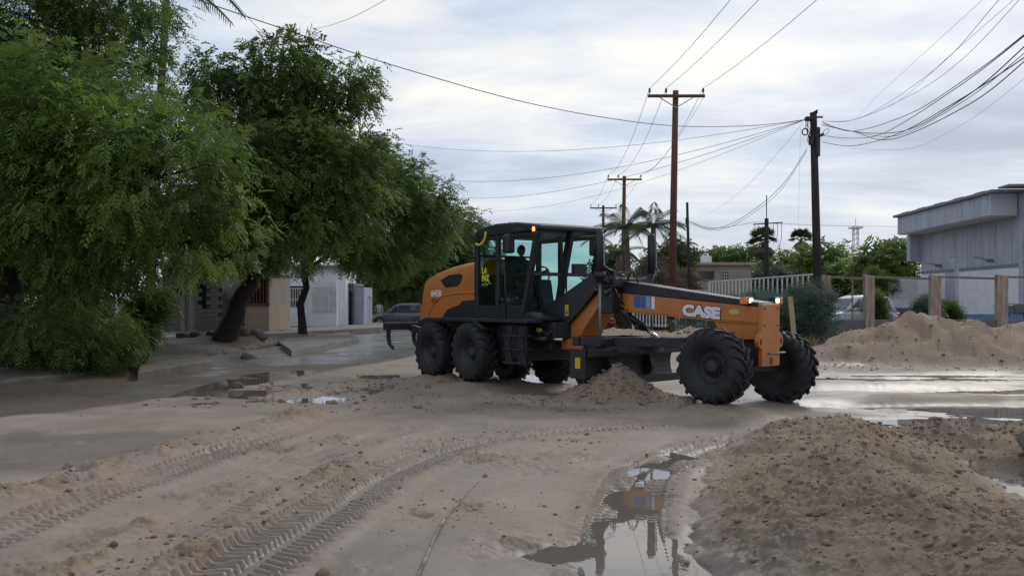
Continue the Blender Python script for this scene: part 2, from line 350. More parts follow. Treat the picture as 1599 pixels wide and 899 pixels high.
TR1 = G2((250, 985), (340, 920), (425, 860), (520, 795), (600, 742), (700, 702), (800, 681), (900, 670), (1010, 664))
TR2 = G2((1290, 672), (1190, 681), (1085, 702), (1010, 738), (978, 795), (975, 850), (985, 930), (1000, 1010))
TR3 = G2((-40, 850), (120, 790), (280, 735), (400, 695), (500, 662), (600, 645))
TR4 = G2((100, 960), (250, 850), (400, 765), (520, 705), (640, 670))
BERM1 = G2((-80, 800), (60, 765), (180, 733), (300, 697), (430, 662), (540, 640), (640, 628), (742, 622))
BERM2 = G2((778, 620), (860, 628), (960, 632), (1050, 640))
BERM3 = G2((430, 618), (560, 600), (640, 598), (720, 600), (860, 604))
BERM4 = G2((130, 960), (260, 880), (400, 812), (500, 752), (570, 715))
def ground_height(X, Y):
    R = np.hypot(X, Y); fine = sstep(60, 25, R)
    z = 0.035 * fbm(X, Y, 0.22, 3) + 0.02 * fbm(X, Y, 0.9, 3, ox=3) * fine + 0.010 * fbm(X, Y, 4.0, 3, ox=9) * fine
    mot = fbm(X, Y, 1.3, 3, ox=21); z += 0.022 * sstep(0.15, 0.6, mot) * fbm(X, Y, 9, 3, 0.6, ox=4) * fine   # churned patches
    rough = 0.25 * sstep(0.2, 0.6, mot)
    for k, (px, py, rx, ry) in enumerate(((770, 715, .5, .3), (885, 712, .35, .3), (560, 770, .3, .5), (470, 745, .5, .35), (650, 805, .18, .25), (230, 835, .6, .5), (150, 890, .7, .5), (420, 705, .6, .25), (735, 790, .12, .3), (850, 850, .3, .2), (640, 690, .6, .2), (330, 775, .4, .4), (560, 690, .5, .25), (300, 880, .5, .5), (890, 685, .5, .2), (1120, 650, .6, .3), (720, 640, .9, .25), (120, 760, .5, .4))):
        g = gnd(px, py); q = ((X - g.x) / rx) ** 2 + ((Y - g.y) / ry) ** 2; I = np.nonzero(q < 6)[0]
        if len(I) == 0: continue
        e = np.clip(np.exp(-q[I]) * (1 + 1.6 * fbm(X[I], Y[I], 3.5, 3, ox=k)), 0, 1)
        z[I] += e * (0.085 * fbm(X[I], Y[I], 5.5, 4, 0.62, ox=k + 2) + 0.012); rough[I] = np.maximum(rough[I], e)
    # wheels' standing ground
    for x, y, fr, zc in WH:
        a, b = gworld(x, y, fr); w = np.exp(-((X - a) ** 2 + (Y - b) ** 2) / 0.55)
        z = z * (1 - w) + w * (zc - WR + 0.035)
    # smoothed corridor left foreground
    # berms
    for k, (pl, hgt, wd) in enumerate(((BERM1, 0.13, 0.30), (BERM2, 0.14, 0.40), (BERM3, 0.13, 0.35), (BERM4, 0.08, 0.25))):
        sd, sl, L = poly_sd(X, Y, pl)
        e = np.exp(-(sd / wd) ** 2) * (0.65 + 0.6 * fbm(X, Y, 1.1, 2, ox=k * 5)); e = np.clip(e, 0, 2)
        I = np.nonzero(np.abs(sd) < 3 * wd)[0]
        if len(I): z[I] = z[I] + hgt * e[I] * (1 + 1.0 * fbm(X[I], Y[I], 6, 4, 0.62, ox=k * 3 + 1))
        rough = np.maximum(rough, np.clip(e * 1.3, 0, 1))
    # tyre tracks
    for k, (pl, dep, hw, amp) in enumerate(((TR1, 0.045, 0.31, 1.0), (TR2, 0.055, 0.31, 1.0), (TR3, 0.03, 0.27, 0.8), (TR4, 0.025, 0.28, 0.7))):
        sd, sl, L = poly_sd(X, Y, pl); au = np.abs(sd)
        NI = np.nonzero(au < 1.2)[0]
        if len(NI) == 0: continue
        FX0, FY0, Z0, R0 = X, Y, z, rough
        X, Y, z, rough, sd, sl, au = X[NI], Y[NI], z[NI], rough[NI], sd[NI], sl[NI], au[NI]
        ins = sstep(hw, hw - 0.05, au)
        rim = np.exp(-((au - hw - 0.09) / 0.085) ** 2)
        lugz = sstep(0.055, 0.075, au) * sstep(hw + 0.02, hw - 0.02, au)
        ph = sl / 0.105 + au * 3.2 * (1 if k != 1 else -1) + 0.35 * (sd > 0) + 0.4 * fbm(X, Y, 2.2, 3, ox=k)
        s = np.sin(2 * np.pi * ph); bar = sstep(-0.35, 0.45, s)
        vary = amp * np.clip(0.85 + (0.5, 0.5, 1.0, 1.2)[k] * fbm(X, Y, 0.9, 3, ox=40 + k), 0.05, 1.35)
        if k == 3: lugz = lugz * sstep(-0.1, 0.2, fbm(X, Y, 0.6, 2, ox=77))
        z = (z * (1 - 0.6 * ins) - dep * ins * vary + 0.034 * rim * vary * (1 + 0.6 * fbm(X, Y, 9, 3)) + 0.060 * bar * lugz * vary + 0.018*bar*sstep(hw-.03,hw+.02,au)*sstep(hw+.14,hw+.03,au)*vary)
        rough = np.maximum(rough * (1 - ins), 0.6 * rim * amp)
        Z0[NI] = z; R0[NI] = rough; X, Y, z, rough = FX0, FY0, Z0, R0
    # scraped line left by the stick / narrow groove
    wet = 0.42 + 1.5 * fbm(X * .75 + Y * .2, Y * .75 - X * .35, 0.55, 5, .55, ox=15)
    # shallow pans that hold water
    for px, py, rx, ry, dp in ((1010, 880, 0.62, 1.5, 0.10), (995, 775, 0.30, 0.55, 0.07), (1015, 730, 0.36, 0.60, 0.06), (880, 858, 0.42, 0.26, 0.055), (1080, 705, 0.4, 0.5, 0.05),
                               (470, 610, 1.0, 0.35, 0.045), (505, 600, 1.1, 0.7, 0.05), (410, 617, 0.5, 0.4, 0.045), (640, 588, 1.2, 0.9, 0.05), (350, 612, .7, .5, .06),
                               (1065, 640, 0.7, 0.3, 0.035), (1580, 730, 1.1, 0.7, 0.07), (1120, 618, 1.2, 0.9, 0.05), (800, 590, 1.6, 1.6, 0.05)):
        g = gnd(px, py); q = ((X - g.x) / rx) ** 2 + ((Y - g.y) / ry) ** 2
        I = np.nonzero(q < 4)[0]
        if len(I): z[I] -= dp * 1.05 * np.exp(-q[I] ** 1.5) * (1 + 0.5 * fbm(X[I], Y[I], 2.2, 3, ox=2))
        wet += 0.7 * np.exp(-q * 0.45)
    # right-hand flats: long water-filled ruts running across
    a = sstep(12.6, 13.8, Y) * sstep(24.5, 22.5, Y) * sstep(4.3, 5.6, X)
    rut = fbm(X * 0.16 + 0.1*Y, Y * 1.0, 1.0, 4, 0.55, ox=31)
    z += a * (-0.022 + 0.16 * rut); wet += 0.35 * a
    # spoil heap in front of the blade
    def heap(cx, cy, rx, ry, h, rot=0.0, p=1.0, amp=0.35, sc=1.6):
        c, s = math.cos(rot), math.sin(rot); u = ((X - cx) * c + (Y - cy) * s) / rx; v = (-(X - cx) * s + (Y - cy) * c) / ry
        q = np.sqrt(u * u + v * v); I = np.nonzero(q < 1.6)[0]; e = np.zeros_like(X)
        if len(I):
            x_, y_ = X[I], Y[I]; e[I] = np.clip(1 - q[I] * (1 + 0.22 * fbm(x_, y_, 0.9, 3, ox=cx)), 0, 1) ** p * (1 + amp * fbm(x_, y_, sc, 4, 0.55, ox=cy))
        return h * e, np.clip(e * 6, 0, 1)
    pile = np.zeros_like(z); pr = np.zeros_like(z)
    def addp(r):
        nonlocal pile, pr
        pile = np.maximum(pile, r[0]); pr = np.maximum(pr, r[1])
    addp(heap(1.85, 16.8, 1.05, 0.9, 0.64, 0.05, 0.7)); addp(heap(1.4, 16.9, 0.7, 0.7, 0.45, 0, .8)); addp(heap(2.4, 16.5, 0.65, 0.6, 0.32, 0, .8))
    # big foreground windrow on the right
    sd, sl, L = poly_sd(X, Y, [(4.3, 13.0), (4.0, 11.9), (3.55, 10.2), (2.88, 8.2), (2.75, 6.6), (2.8, 4.5), (2.8, 2.5)])
    hw = 1.45 + 0.3 * fbm(X, Y, 0.5, 3, ox=8) + 0.16 * fbm(X, Y, 2.6, 4, 0.6, ox=18)
    e = np.clip(1 - np.abs(sd) / hw, 0, 1); e = np.where(sd < 90, e, 0)
    endt = sstep(0.1, 1.6, sl)
    wr = 0.43 * e ** 0.68 * (1 + 0.25 * fbm(X, Y, 0.9, 4, 0.55, ox=6)) * endt
    addp((wr, np.clip(e * 5, 0, 1) * endt))
    addp(heap(6.9, 11.5, 2.0, 1.0, 0.44, 0.15, .7)); addp(heap(5.3, 11.9, 1.3, 0.8, 0.36, 0, .7))
    # far right sand heaps along the fence
    addp(heap(12.9, 29.5, 4.2, 3.8, 1.30, 0.1, 0.8, 0.5, 1.1)); addp(heap(16.2, 30.5, 4.0, 3.6, 1.05, 0, 0.8, 0.4, 0.9)); addp(heap(20.5, 31, 5.0, 4.5, 1.25, 0, 0.8, 0.4, 0.9)); addp(heap(10.2, 29.4, 3.0, 2.6, 0.5, 0, .9, 0.4, 0.9)); addp(heap(14.4, 28.0, 2.2, 1.6, 0.6, 0, .9, 0.4, 1.2))
    addp(heap(7.6, 41, 3, 3, 0.7)); addp(heap(5.0, 46, 3.5, 2.5, 0.5)); addp(heap(4.2, 40, 2.5, 1.6, 0.3))
    near = sstep(40, 12, R)
    lump = sstep(-.25, .35, fbm(X, Y, 1.1, 3, ox=91)); crumb = (0.03 + 0.05 * lump) * np.abs(fbm(X, Y, 4.2, 4, 0.6, ox=12)) + (.02 + 0.05 * lump) * np.abs(fbm(X, Y, 9.0, 3, 0.65, ox=19)) + 0.09 * np.clip(fbm(X + .4 * Y, Y * .5, 2.0, 3, ox=52) - 0.05, 0, 1) + 0.07 * fbm(X, Y, 1.3, 3, ox=14) - .03
    z = z * (1 - 0.7 * pr) + pile + pr * crumb * (0.6 + 0.6 * near) + 0.02 * rough * fbm(X, Y, 8, 4, 0.62, ox=33) * fine
    # paved street on the left lies a little lower; verge beyond the kerb is higher
    xs = np.interp(Y, SY, SX) + 0.35 * fbm(X, Y, 0.7, 3, ox=3); xk = np.interp(Y, KY, KX)
    st = sstep(0.25, -0.35, X - xs) * sstep(-0.05, 0.05, X - xk)
    z = z * (1 - st) + st * (-0.10 + 0.012 * fbm(X, Y, 0.6, 2) + 0.10 * np.clip(fbm(X, Y, 0.45, 4, ox=61) - 0.05, 0, 1) + sstep(36, 24, Y) * (0.045 + 0.03 * fbm(X, Y, 1.2, 4, ox=71)) + 0.07 * sstep(1.1, 0.1, X - xk) * (1 + fbm(X, Y, 1.1, 3, ox=6)))
    vg = sstep(-0.1, -0.22, X - xk)
    zv = 0.10 + 0.16 * sstep(0, -3, X - xk) + 0.06 * fbm(X, Y, 0.5, 4) + 0.03 * fbm(X, Y, 3, 3)
    # earth ring round the leaning tree's foot and the bank under the big left tree
    for cx, cy, r_, h_ in ((-10.9, 38.4, 2.4, 0.42), (-12.5, 24.5, 2.6, 0.35), (-14.5, 23, 4, 0.3)):
        zv = zv + h_ * np.exp(-((X - cx) ** 2 + (Y - cy) ** 2) / r_ ** 2 * 2) * (1 + 0.4 * fbm(X, Y, 1.5, 3))
    z = z * (1 - vg) + vg * zv
    wet = np.clip(wet - 1.0 * pr - 1.0 * rough, 0, 1) * (1 - vg * 0.6)
    wet = np.maximum(wet, sstep(0.02, -0.035, z) * 0.9 * (1 - vg)); wet = np.maximum(wet, st * 0.95)
    vg = np.maximum(vg, st * (0.75 + 0.3 * fbm(X, Y, 0.8, 3, ox=9)))  # wet street mud, its colour also darkened for tree shade and dark reflections
    far = sstep(90, 200, R); z = z * (1 - far)
    return z, wet, np.clip(np.maximum(pr, rough * 0.8), 0, 1), vg

def build_ground():
    q = np.concatenate([np.linspace(352, 34, 490), np.linspace(33, 1.5, 40)]); r = 1713.0 / q
    r = np.concatenate([[0.8, 1.5, 2.2, 2.8, 3.4, 3.9, 4.3, 4.6], r, [1600, 2600, 5000]])
    a = np.concatenate([np.linspace(-75, -34, 40), np.linspace(-33.9, 33.9, 740), np.linspace(34, 75, 40)]) * math.pi / 180
    Rg, A = np.meshgrid(r, a, indexing='ij'); X = (Rg * np.sin(A)).ravel(); Y = (Rg * np.cos(A)).ravel()
    z, wet, rough, vg = ground_height(X, Y)
    ni, nj = len(r), len(a); I = np.arange(ni * nj).reshape(ni, nj)
    Q = np.stack([I[:-1, :-1], I[:-1, 1:], I[1:, 1:], I[1:, :-1]], -1).reshape(-1, 4)[:, ::-1]
    me = np_mesh('ground', np.stack([X, Y, z], 1), Q, True)
    attr(me, 'wet', wet); attr(me, 'rough', rough); attr(me, 'verge', vg)
    m = bpy.data.materials.new('wet_sand'); m.use_nodes = True; nt = m.node_tree; N = nt.nodes; Lk = nt.links; b = N['Principled BSDF']
    def at_(n): x = N.new('ShaderNodeAttribute'); x.attribute_name = n; return x.outputs['Fac']
    tc = N.new('ShaderNodeTexCoord')
    def nz(s, d=6, rg=0.6):
        n = N.new('ShaderNodeTexNoise'); n.inputs['Scale'].default_value = s; n.inputs['Detail'].default_value = d; n.inputs['Roughness'].default_value = rg
        Lk.new(tc.outputs['Object'], n.inputs[0]); return n.outputs[0]
    def mix(f, a, b_):
        n = N.new('ShaderNodeMix'); n.data_type = 'RGBA'
        for i, x in ((0, f), (6, a), (7, b_)):
            if isinstance(x, tuple): n.inputs[i].default_value = (*x, 1)
            else: Lk.new(x, n.inputs[i])
        return n.outputs[2]
    def mr(x, a, b_, c=0.0, d=1.0):
        n = N.new('ShaderNodeMapRange'); Lk.new(x, n.inputs[0])
        for i, y in enumerate((a, b_, c, d)): n.inputs[i + 1].default_value = y
        return n.outputs[0]
    n_mid = nz(1.1); n_f = nz(14, 8, 0.7); n_ff = nz(60, 6, 0.7)
    dry = mix(mr(n_mid, 0.35, 0.65), (0.275, 0.21, 0.158), (0.345, 0.27, 0.207))
    n_p = nz(26, 10, 0.75); pile = mix(mr(n_p, 0.36, 0.64), (0.178, 0.122, 0.077), (0.355, 0.26, 0.172))
    c = mix(at_('rough'), dry, pile)
    wetc = mix(mr(n_mid, 0.3, 0.7), (0.168, 0.132, 0.106), (0.228, 0.183, 0.148))
    c = mix(at_('wet'), c, wetc)
    c = mix(mr(n_f, 0.54, 0.72, 0, 0.6), c, (0.085, 0.06, 0.045))
    c = mix(mr(n_ff, 0.4, 0.7, 0, 0.3), c, (0.36, 0.30, 0.24))
    c = mix(at_('verge'), c, mix(mr(n_mid, 0.4, 0.6), (0.13, 0.10, 0.08), (0.085, 0.065, 0.052)))
    Lk.new(c, b.inputs['Base Color'])
    Lk.new(mr(at_('wet'), 0.25, 1.0, 0.85, 0.42), b.inputs['Roughness']); b.inputs['Specular IOR Level'].default_value = 0.4
    bp = N.new('ShaderNodeBump'); bp.inputs['Strength'].default_value = 0.55; bp.inputs['Distance'].default_value = 0.012; Lk.new(n_f, bp.inputs['Height'])
    b2 = N.new('ShaderNodeBump'); b2.inputs['Strength'].default_value = 0.35; b2.inputs['Distance'].default_value = 0.004; Lk.new(n_ff, b2.inputs['Height']); Lk.new(bp.outputs[0], b2.inputs['Normal'])
    b3 = N.new('ShaderNodeBump'); b3.inputs['Distance'].default_value = 0.035; Lk.new(n_p, b3.inputs['Height']); Lk.new(b2.outputs[0], b3.inputs['Normal']); Lk.new(mr(at_('rough'), 0.1, 1.0, 0.0, 0.9), b3.inputs['Strength'])
    Lk.new(b3.outputs[0], b.inputs['Normal'])
    o = link('ground', me, m); tag(o, kind='structure', label='muddy sandy ground with tyre tracks and scraped ridges')
build_ground()
def gz(x, y): return float(ground_height(np.array([float(x)]), np.array([float(y)]))[0][0])

def build_water():
    m = bpy.data.materials.new('puddle_water'); m.use_nodes = True; nt = m.node_tree; N = nt.nodes; b = N['Principled BSDF']
    b.inputs['Base Color'].default_value = (0.17, 0.14, 0.115, 1); b.inputs['Roughness'].default_value = 0.02; b.inputs['IOR'].default_value = 1.333
    b.inputs['Specular IOR Level'].default_value = 1.0
    tc = N.new('ShaderNodeTexCoord'); n = N.new('ShaderNodeTexNoise'); n.inputs['Scale'].default_value = 5; n.inputs['Detail'].default_value = 3
    nt.links.new(tc.outputs['Object'], n.inputs[0]); bp = N.new('ShaderNodeBump'); bp.inputs['Strength'].default_value = 0.06; bp.inputs['Distance'].default_value = 0.01
    nt.links.new(n.outputs[0], bp.inputs['Height']); nt.links.new(bp.outputs[0], b.inputs['Normal'])
    def pud(x0, x1, y0, y1, z, lab):
        nx = 24; vs = []
        for k in range(nx):
            t = 2 * math.pi * k / nx; vs.append(((x0 + x1) / 2 + (x1 - x0) / 2 * math.copysign(abs(math.cos(t)) ** 0.6, math.cos(t)), (y0 + y1) / 2 + (y1 - y0) / 2 * math.copysign(abs(math.sin(t)) ** 0.6, math.sin(t)), z))
        mb = MB(); mb.add(vs, [list(range(nx))]); o = mb.build('puddle', m); tag(o, lab, kind='structure')
    pud(-0.2, 2.4, 4.5, 11.8, -0.036, 'long puddle lying in the curved tyre track in the foreground')
    pud(4.2, 24, 12.6, 25, -0.046, 'streaks of standing water across the flats at right')
    pud(-6.6, -2.6, 16.5, 25, -0.022, 'scattered shallow puddles left of the grader')
    pud(-2.2, 4.6, 13.8, 26, -0.036, 'standing water under and around the grader')
    pud(4.3, 6.8, 7.2, 10.8, -0.042, 'shallow puddle right of the foreground sand pile')
build_water()

def build_street():
    Ys = np.concatenate([np.arange(4, 60, 2.0), np.arange(60, 131, 5.0)]); mb = MB(); vs = []; n = 8
    for y in Ys:
        a = np.interp(y, KY, KX) + 0.02; b = np.interp(y, SY, SX) + 1.2
        for k in range(n): vs.append((a + (b - a) * k / (n - 1), y, -0.062))
    fs = [(i*n+k, i*n+k+1, (i+1)*n+k+1, (i+1)*n+k) for i in range(len(Ys)-1) for k in range(n-1)]
    mb.add(vs, fs)
    m = mat('wet_street', (0.20, 0.195, 0.19), (0.13, 0.125, 0.12), 0.10, scale=0.7, r2=0.42, bump=0.25, bscale=9, spec=0.6)
    tag(mb.build('street', m), 'wet grey paved street running back at left', kind='structure')
    # kerb stones, one object each
    par = empty('kerb', (0, 0, 0)); tag(par, 'broken concrete kerb along the left side of the street', kind='structure')
    km = M['kerb']; y = 13.0; r = random.Random(3)
    while y < 58:
        L = r.uniform(1.6, 2.6)
        if not (22.2 < y < 24.2 or 33 < y < 34):
            p = Vector((float(np.interp(y, KY, KX)), y, 0)); q = Vector((float(np.interp(y + L - 0.05, KY, KX)), y + L - 0.05, 0))
            dx = Vector((-0.1 + r.uniform(-0.03, 0.03), 0, -0.05 + r.uniform(-0.05, 0.03)))
            q = q + Vector((r.uniform(-.06, .06), 0, r.uniform(-.05, .03))); MB().beam(p + dx, q + dx, 0.22, 0.34).build('kerb_stone', km, par, 0.045)
        y += L
    # concrete driveway apron, raised footway slab
    a = MB(); pts = [gnd(x, y_, 0.1) for x, y_ in ((212, 592), (330, 566), (440, 556), (330, 552), (240, 560))]
    def slab(pp, z0, z1, name, lab):
        mb = MB(); poly = [(p.x, p.y) for p in pp]; mb.prism(poly, z0, z1, 'z'); tag(mb.build(name, M['kerb' if 'apron' in lab else 'concrete'], None, 0.03), lab, kind='structure')
    slab([gnd(x, y_, 0.14) for x, y_ in ((455, 547), (560, 528), (545, 519), (430, 530))], -0.1, 0.15, 'pavement', 'raised concrete footway corner beside the straight trunk')
    slab([gnd(x, y_, 0.1) for x, y_ in ((215, 585), (330, 566), (320, 552), (220, 562))], -0.1, 0.17, 'pavement', 'concrete driveway apron at the left kerb')
    slab([gnd(x, y_, 0.25) for x, y_ in ((240, 528), (430, 521), (640, 508), (640, 500), (400, 508), (230, 514))], -0.1, 0.27, 'pavement', 'pale concrete footway in front of the houses')
build_street()

def build_clods():
    V0, F0 = ico(1); Vs, Fs = [], []; off = 0; r = np.random.default_rng(23)
    def scatter(n, fx, smin, smax):
        nonlocal off
        xy = np.array([fx() for _ in range(n)]); z = ground_height(xy[:, 0], xy[:, 1])[0]
        for (x, y), zz in zip(xy, z):
            if zz < -0.035: continue
            s = smin * (smax / smin) ** (r.random() ** 2.2)
            v = V0 * (1 + 0.75 * (r.random((len(V0), 1)) - 0.5)) * s * np.array([r.uniform(.8, 1.3), r.uniform(.8, 1.3), r.uniform(.5, .8)])
            t = r.uniform(0, 6.28); c, s_ = math.cos(t), math.sin(t); v = np.stack([v[:, 0] * c - v[:, 1] * s_, v[:, 0] * s_ + v[:, 1] * c, v[:, 2]], 1)
            Vs.append(v + [x, y, zz + s * 0.2]); Fs.append(F0 + off); off += len(V0)
    def near():
        d = r.uniform(5.5, 17); a = r.uniform(-0.55, 0.3); return d * math.sin(a), d * math.cos(a)
    def line(pl, w):
        P = np.array(pl)
        def f():
            i = r.integers(0, len(P) - 1); t = r.random(); p = P[i] * (1 - t) + P[i + 1] * t; return p[0] + r.normal() * w, p[1] + r.normal() * w
        return f
    cl = [gnd(px, py) for px, py in ((770, 715), (885, 712), (560, 770), (470, 745), (650, 805), (230, 835), (150, 890), (420, 705), (735, 790), (850, 850), (640, 690), (330, 775), (560, 690), (300, 880), (890, 685), (1120, 650), (720, 640), (120, 760))]
    def patch():
        g = cl[r.integers(0, len(cl))]; return g.x + r.normal() * .35, g.y + r.normal() * .3
    scatter(800, patch, 0.004, 0.022); scatter(70, near, 0.005, 0.022)
    for pl in (BERM1, BERM2, BERM3, BERM4): scatter(200, line(pl, 0.28), 0.006, 0.032)
    scatter(160, line(TR1, 0.4), 0.006, 0.03); scatter(90, line(TR2, 0.45), 0.006, 0.03)
    scatter(3600, lambda: (lambda t: (np.interp(t, [2.5, 6.6, 8.2, 10.2, 13], [2.8, 2.75, 2.88, 3.55, 4.3]) + r.normal() * 0.75, t))(r.uniform(4.8, 12.6)), 0.004, 0.030)
    scatter(900, lambda: (r.uniform(4.3, 8), 11.6 + r.normal() * .5), 0.008, 0.04)
    scatter(900, lambda: (1.7 + r.normal() * 0.8, 16.8 + r.normal() * 0.6), 0.01, 0.045)
    scatter(900, lambda: (r.uniform(8, 20), r.uniform(24.5, 31)), 0.012, 0.05)
    scatter(160, lambda: (r.uniform(-6.5, -1.5), r.uniform(16, 21)), 0.015, 0.08)
    scatter(260, lambda: (r.uniform(-2.5, 9), r.uniform(34, 50)), 0.03, 0.14)
    o = link('clods', np_mesh('clods', np.concatenate(Vs), np.concatenate(Fs)), M['clod'])
    tag(o, 'loose damp clods and crumbs of soil scattered over the sand', 'clods', kind='stuff')
build_clods()

def rock(name, loc, s, mt, label, cat='rock', group=None, seed=0, sub=2):
    V, Fc = ico(sub); r = np.random.default_rng(seed)
    ax = r.normal(size=(9, 3)); ax /= np.linalg.norm(ax, axis=1, keepdims=True)
    d = np.ones(len(V))
    for a in ax: d = np.minimum(d, r.uniform(0.55, 0.88) / np.maximum(V @ a, 1e-3))
    V = V * d[:, None] * (1 + 0.10 * (r.random((len(V), 1)) - 0.5)) * np.array(s)
    o = link(name, np_mesh(name, V, Fc), mt); o.location = loc; o.rotation_euler = (0, 0, r.uniform(0, 6)); return tag(o, label, cat, group)
def rocks():
    def R(px, py, s, mt, lab, cat='rock', seed=0, zoff=0.0, zg=None):
        g = gnd(px, py); z = gz(g.x, g.y)
        g = gnd(px, py, z); rock('rock' if cat == 'rock' else 'clod', (g.x, g.y, gz(g.x, g.y) + zoff), s, mt, lab, cat, None, seed)
    rock('boulder', (5.86, 10.45, 0.27), (0.34, 0.33, 0.30), M['rock2'], 'pale rounded boulder cut by the right edge of the picture', 'rock', seed=4)
    R(505, 893, (0.06, 0.06, 0.055), M['clod'], 'dark clod at the bottom edge of the picture', 'clod', 5)
    R(1532, 776, (0.06, 0.06, 0.05), M['clod'], 'single dark clod on the flat right of the sand pile', 'clod', 6, 0.02)
    R(521, 630, (0.10, 0.09, 0.08), M['clod'], 'dark reddish clod standing alone before the grader ripper', 'clod', 7)
    R(346, 612, (0.2, 0.22, 0.2), M['rock'], 'dark lump of rubble in the puddle left of the grader', 'rock', 8, 0.05)
    R(370, 606, (0.14, 0.14, 0.13), M['rock'], 'smaller dark rubble lump right of the one in the puddle', 'rock', 9, 0.04)
    R(108, 735, (0.07, 0.06, 0.06), M['clod'], 'brown clod on the left sand ridge', 'clod', 10, 0.02)
    R(387, 560, (0.35, 0.3, 0.25), M['rock'], 'dark rock on the kerb below the leaning trunk', 'rock', 11)
    R(284, 581, (0.1, 0.1, 0.08), M['rock'], 'small stone on the wet street near the driveway apron', 'rock', 12)
    for i, (dx, dy, s) in enumerate(((-1.5, -0.9, .38), (-0.9, -1.1, .30), (0.9, -1.0, .42), (1.3, -0.6, .36), (-0.3, -1.25, .25), (1.7, -1.2, .3))):
        x, y = -11.4 + dx, 38.6 + dy
        rock('rock', (x, y, gz(x, y) + 0.05), (s, s * 0.9, s * 0.7), M['rock'], ['leftmost dark rock in the ring round the leaning trunk', 'dark rock second from the left in the ring round the leaning trunk', 'biggest dark rock, just right of the leaning trunk', 'dark rock behind the biggest one right of the leaning trunk', 'smallest dark rock right before the leaning trunk', 'rightmost dark rock in the ring round the leaning trunk'][i], 'rock', 'rocks round the leaning trunk', 30 + i)
    # stick lying on the sand
    pts = []
    for px, py, dz in ((646, 915, 0.012), (662, 880, 0.012), (678, 842, 0.012), (692, 816, 0.01), (706, 797, 0.01), (722, 778, 0.008), (748, 752, 0.006)):
        g = gnd(px, py); z = gz(g.x, g.y); g = gnd(px, py, z); pts.append((g.x, g.y, gz(g.x, g.y) + dz))
    tag(MB().tube(pts, [.013, .013, .014, .013, .011, .009, .005], 7).build('stick', M['stick']), 'long thin pale stick lying half buried in the foreground sand', 'stick')
rocks()
